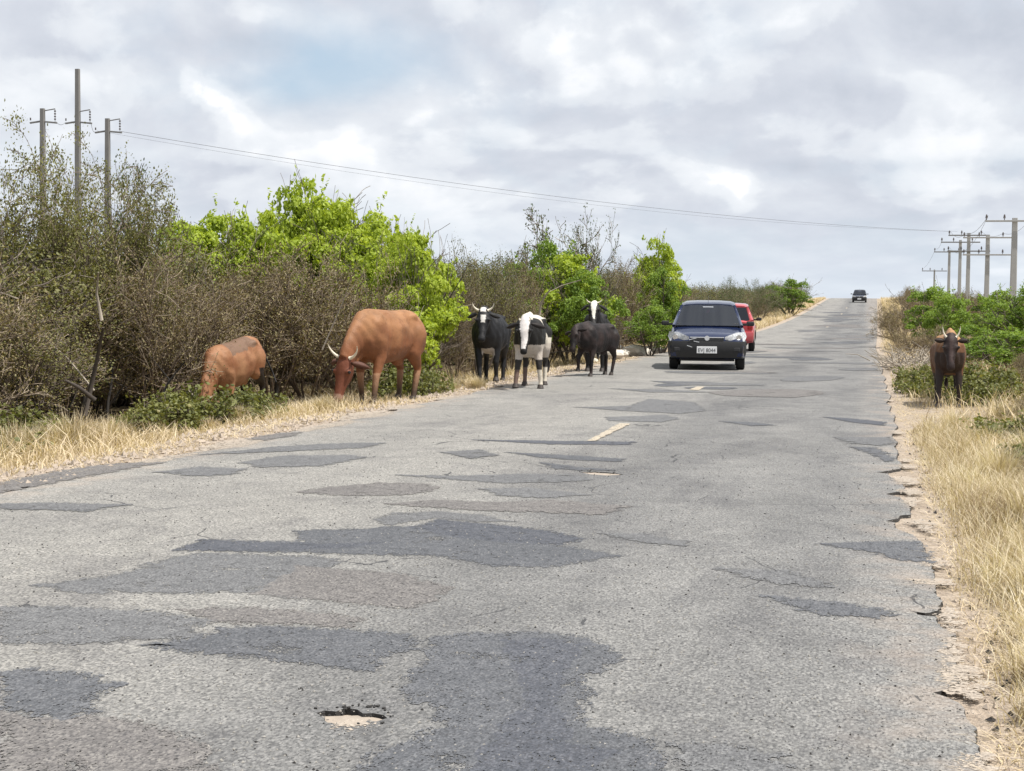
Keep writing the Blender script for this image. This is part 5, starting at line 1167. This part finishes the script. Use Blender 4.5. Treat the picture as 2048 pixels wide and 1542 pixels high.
CY = 34.6; CX = at(1412, CY-1.9, 728)-.19
cb = car('dark blue hatchback with a white number plate driving towards the camera', CX+.03, CY, math.radians(-84.8), BLUEP)
for (y, z_, l, a) in ((-.30, .655, .16, .25), (-.22, .60, .12, -.2), (-.36, .50, .12, -.3)):
    B().box((1.93, y, z_), (.015, l, .016), .004, Matrix.Rotation(a, 3, 'X')).obj('loose_trim', CHROME, cb)
car('faded red hatchback half hidden behind the dark blue car with its tail light showing', at(1447, 47.3, 700), 49.2, math.radians(90+3.5), REDP, plate=False, wagon=True)
Yf = 184.0
car('dark car coming over the crest of the road far away', at(1719, Yf, 600), Yf, math.radians(-90.5), BLACKP, plate=False)

# ------------------------------------------------------------------ poles and wires
def pole_base(label, X, Y, top, wb, wt, group):
    z = gzf(X, Y); root = empty('utility_pole', (X, Y, z)); H = top-z; tag(root, label, 'utility pole', group)
    b = B(); rings = []
    for zz, w in ((-.3, wb), (H, wt)):
        rings.append([b.bm.verts.new((x*w/2, y*w/2*.75, zz)) for x, y in ((-1, -.8), (-.8, -1), (.8, -1), (1, -.8), (1, .8), (.8, 1), (-.8, 1), (-1, .8))])
    for k in range(8): b.bm.faces.new((rings[0][k], rings[0][(k+1) % 8], rings[1][(k+1) % 8], rings[1][k]))
    b.bm.faces.new(rings[0][::-1]); b.bm.faces.new(rings[1]); b.obj('post', LCONC if X < -5 else CONC, root); return root, H
def insul(root, x, z, s=1.0, parent=None):
    b = B().cyl((x, 0, z), (x, 0, z+.12*s), .02*s, 8).cyl((x, 0, z+.10*s), (x, 0, z+.18*s), .07*s, 10, .04*s).cyl((x, 0, z+.18*s), (x, 0, z+.28*s), .055*s, 10, .025*s); b.obj('insulator', INSU, root)
LP = []
for px, py, Y, lab, up in ((155, 138, 66, 'tallest grey pole on the left rising far above its crossarm', 4.2-1.7), (85, 217, 64, 'leftmost pole half hidden by the feathery thorn tree', 0), (215, 237, 66, 'pole on the left carrying the long wires, rightmost of the three', 0)):
    X = at(px, Y, py); T = ztop(px, py, Y); root, H = pole_base(lab, X, Y, T, .36, .20, 'grey utility poles beyond the left thicket')
    zb = H-(.6 if not up else 2.45)
    if up: zb = H-2.45
    arm = B(); arm.box((-.32, 0, zb), (.62, .07, .075), .01, Matrix.Rotation(-.12, 3, 'Y')); arm.box((.36, 0, zb-.02), (.72, .07, .075), .01, Matrix.Rotation(.10, 3, 'Y')); arm.obj('crossarm', ARMM, root)
    B().box((.32, 0, zb+.53), (.62, .045, .045), .008, Matrix.Rotation(-.14, 3, 'Y')).obj('bracket', ARMM, root)
    s = B()
    for k in range(4): s.cyl((.62, 0, zb+.50-k*.12), (.62, 0, zb+.44-k*.12), .045, 8)
    s.cyl((.62, 0, zb+.55), (.62, 0, zb+.0), .012, 6); s.obj('insulator_string', INSU, root)
    B().box((-.60, 0, zb+.14), (.05, .05, .12), .01).obj('insulator', INSU, root)
    LP.append((Vector((X+.66, Y, root.location.z+zb)), root))
RP = []
for px, py, Y, lab, arms, w in ((2030, 436, 88, 'nearest and thickest pole of the right hand row', ((.05, 1.55),), .46), (1976, 470, 108, 'pole with two crossarms second nearest on the right', ((.06, 1.6), (1.2, 1.6)), .42), (1938, 466, 122, 'pole with two crossarms third from the right border', ((.06, 1.5), (1.25, 1.55)), .40),
    (1921, 480, 128, 'darker single arm pole between the two armed poles and the shorter ones', ((.06, 1.5),), .36), (1899, 500, 146, 'shorter pole with one crossarm fourth along the row', ((.06, 1.35),), .34), (1869, 539, 185, 'smallest and farthest pole of the right hand row', ((.05, 1.4),), .28)):
    X = at(px, Y, py); T = ztop(px, py, Y); root, H = pole_base(lab, X, Y, T, w*.86, w*.60, 'concrete poles of the right hand row')
    for dz, hw in arms:
        tw = hw if dz < 1 else hw; zc = H-.12-dz
        B().box((0, -w*.45, zc), (tw*2, .09, .095), .012).obj('crossarm', CONC if w > .4 else ARMM, root)
        for x in (-tw*.95, -tw*.35, tw*.6): insul(root, x, zc+.045, 1.15)
        RP.append((Vector((X-tw*.9, Y, root.location.z+zc+.3)), Vector((X+tw*.6, Y, root.location.z+zc+.3)), root))
def wire(a, b, sag, label, rr=.011):
    P = []
    for k in range(25): t = k/24; p = a.lerp(b, t); p.z -= sag*4*t*(1-t); P.append(tuple(p))
    o = link('power_line', tube_mesh('power_line', [(np.array(P), np.full(25, rr))], WIREM, 4)); tag(o, label, 'power line', 'power lines')
wire(LP[2][0], RP[3][0], .75, 'long black wire sagging from the left pole across the road to the right poles', .009)
wire(LP[2][0]+Vector((-1.2, 0, .05)), RP[3][0]+Vector((.5, 0, 0)), .95, 'second fainter wire just under the long one across the road', .005)
wire(LP[0][0], LP[2][0]-Vector((1.3, 0, 0)), .15, 'short wire between the tallest left pole and the rightmost left pole', .010)
wire(LP[1][0], LP[0][0]-Vector((1.3, 0, 0)), .12, 'short wire between the leftmost pole and the tallest left pole', .010)
for i, (lab) in enumerate(('wire from the nearest right pole to the next', 'wire between the two double armed right poles')):
    wire(RP[0 if i == 0 else 1][0], RP[1 if i == 0 else 3][0], .35, lab, .012)
wire(RP[0][1], RP[1][1], .4, 'outer wire from the nearest right pole towards the crest', .010)
for a_, b_, lab in ((0, 2, 'lower wire from the nearest right pole to the double armed pole'), (2, 4, 'lower wire between the two double armed right poles'), (1, 3, 'upper inner wire between the two double armed right poles'), (5, 6, 'wire from the darker single arm pole to the shorter pole'), (6, 7, 'wire running down to the farthest right pole')):
    wire(RP[a_][0] if a_ != 1 else RP[a_][1], RP[b_][0] if a_ != 1 else RP[b_][1], .3, lab, .009)
sc.cycles.max_bounces = 6; sc.cycles.transparent_max_bounces = 12; sc.cycles.use_denoising = True
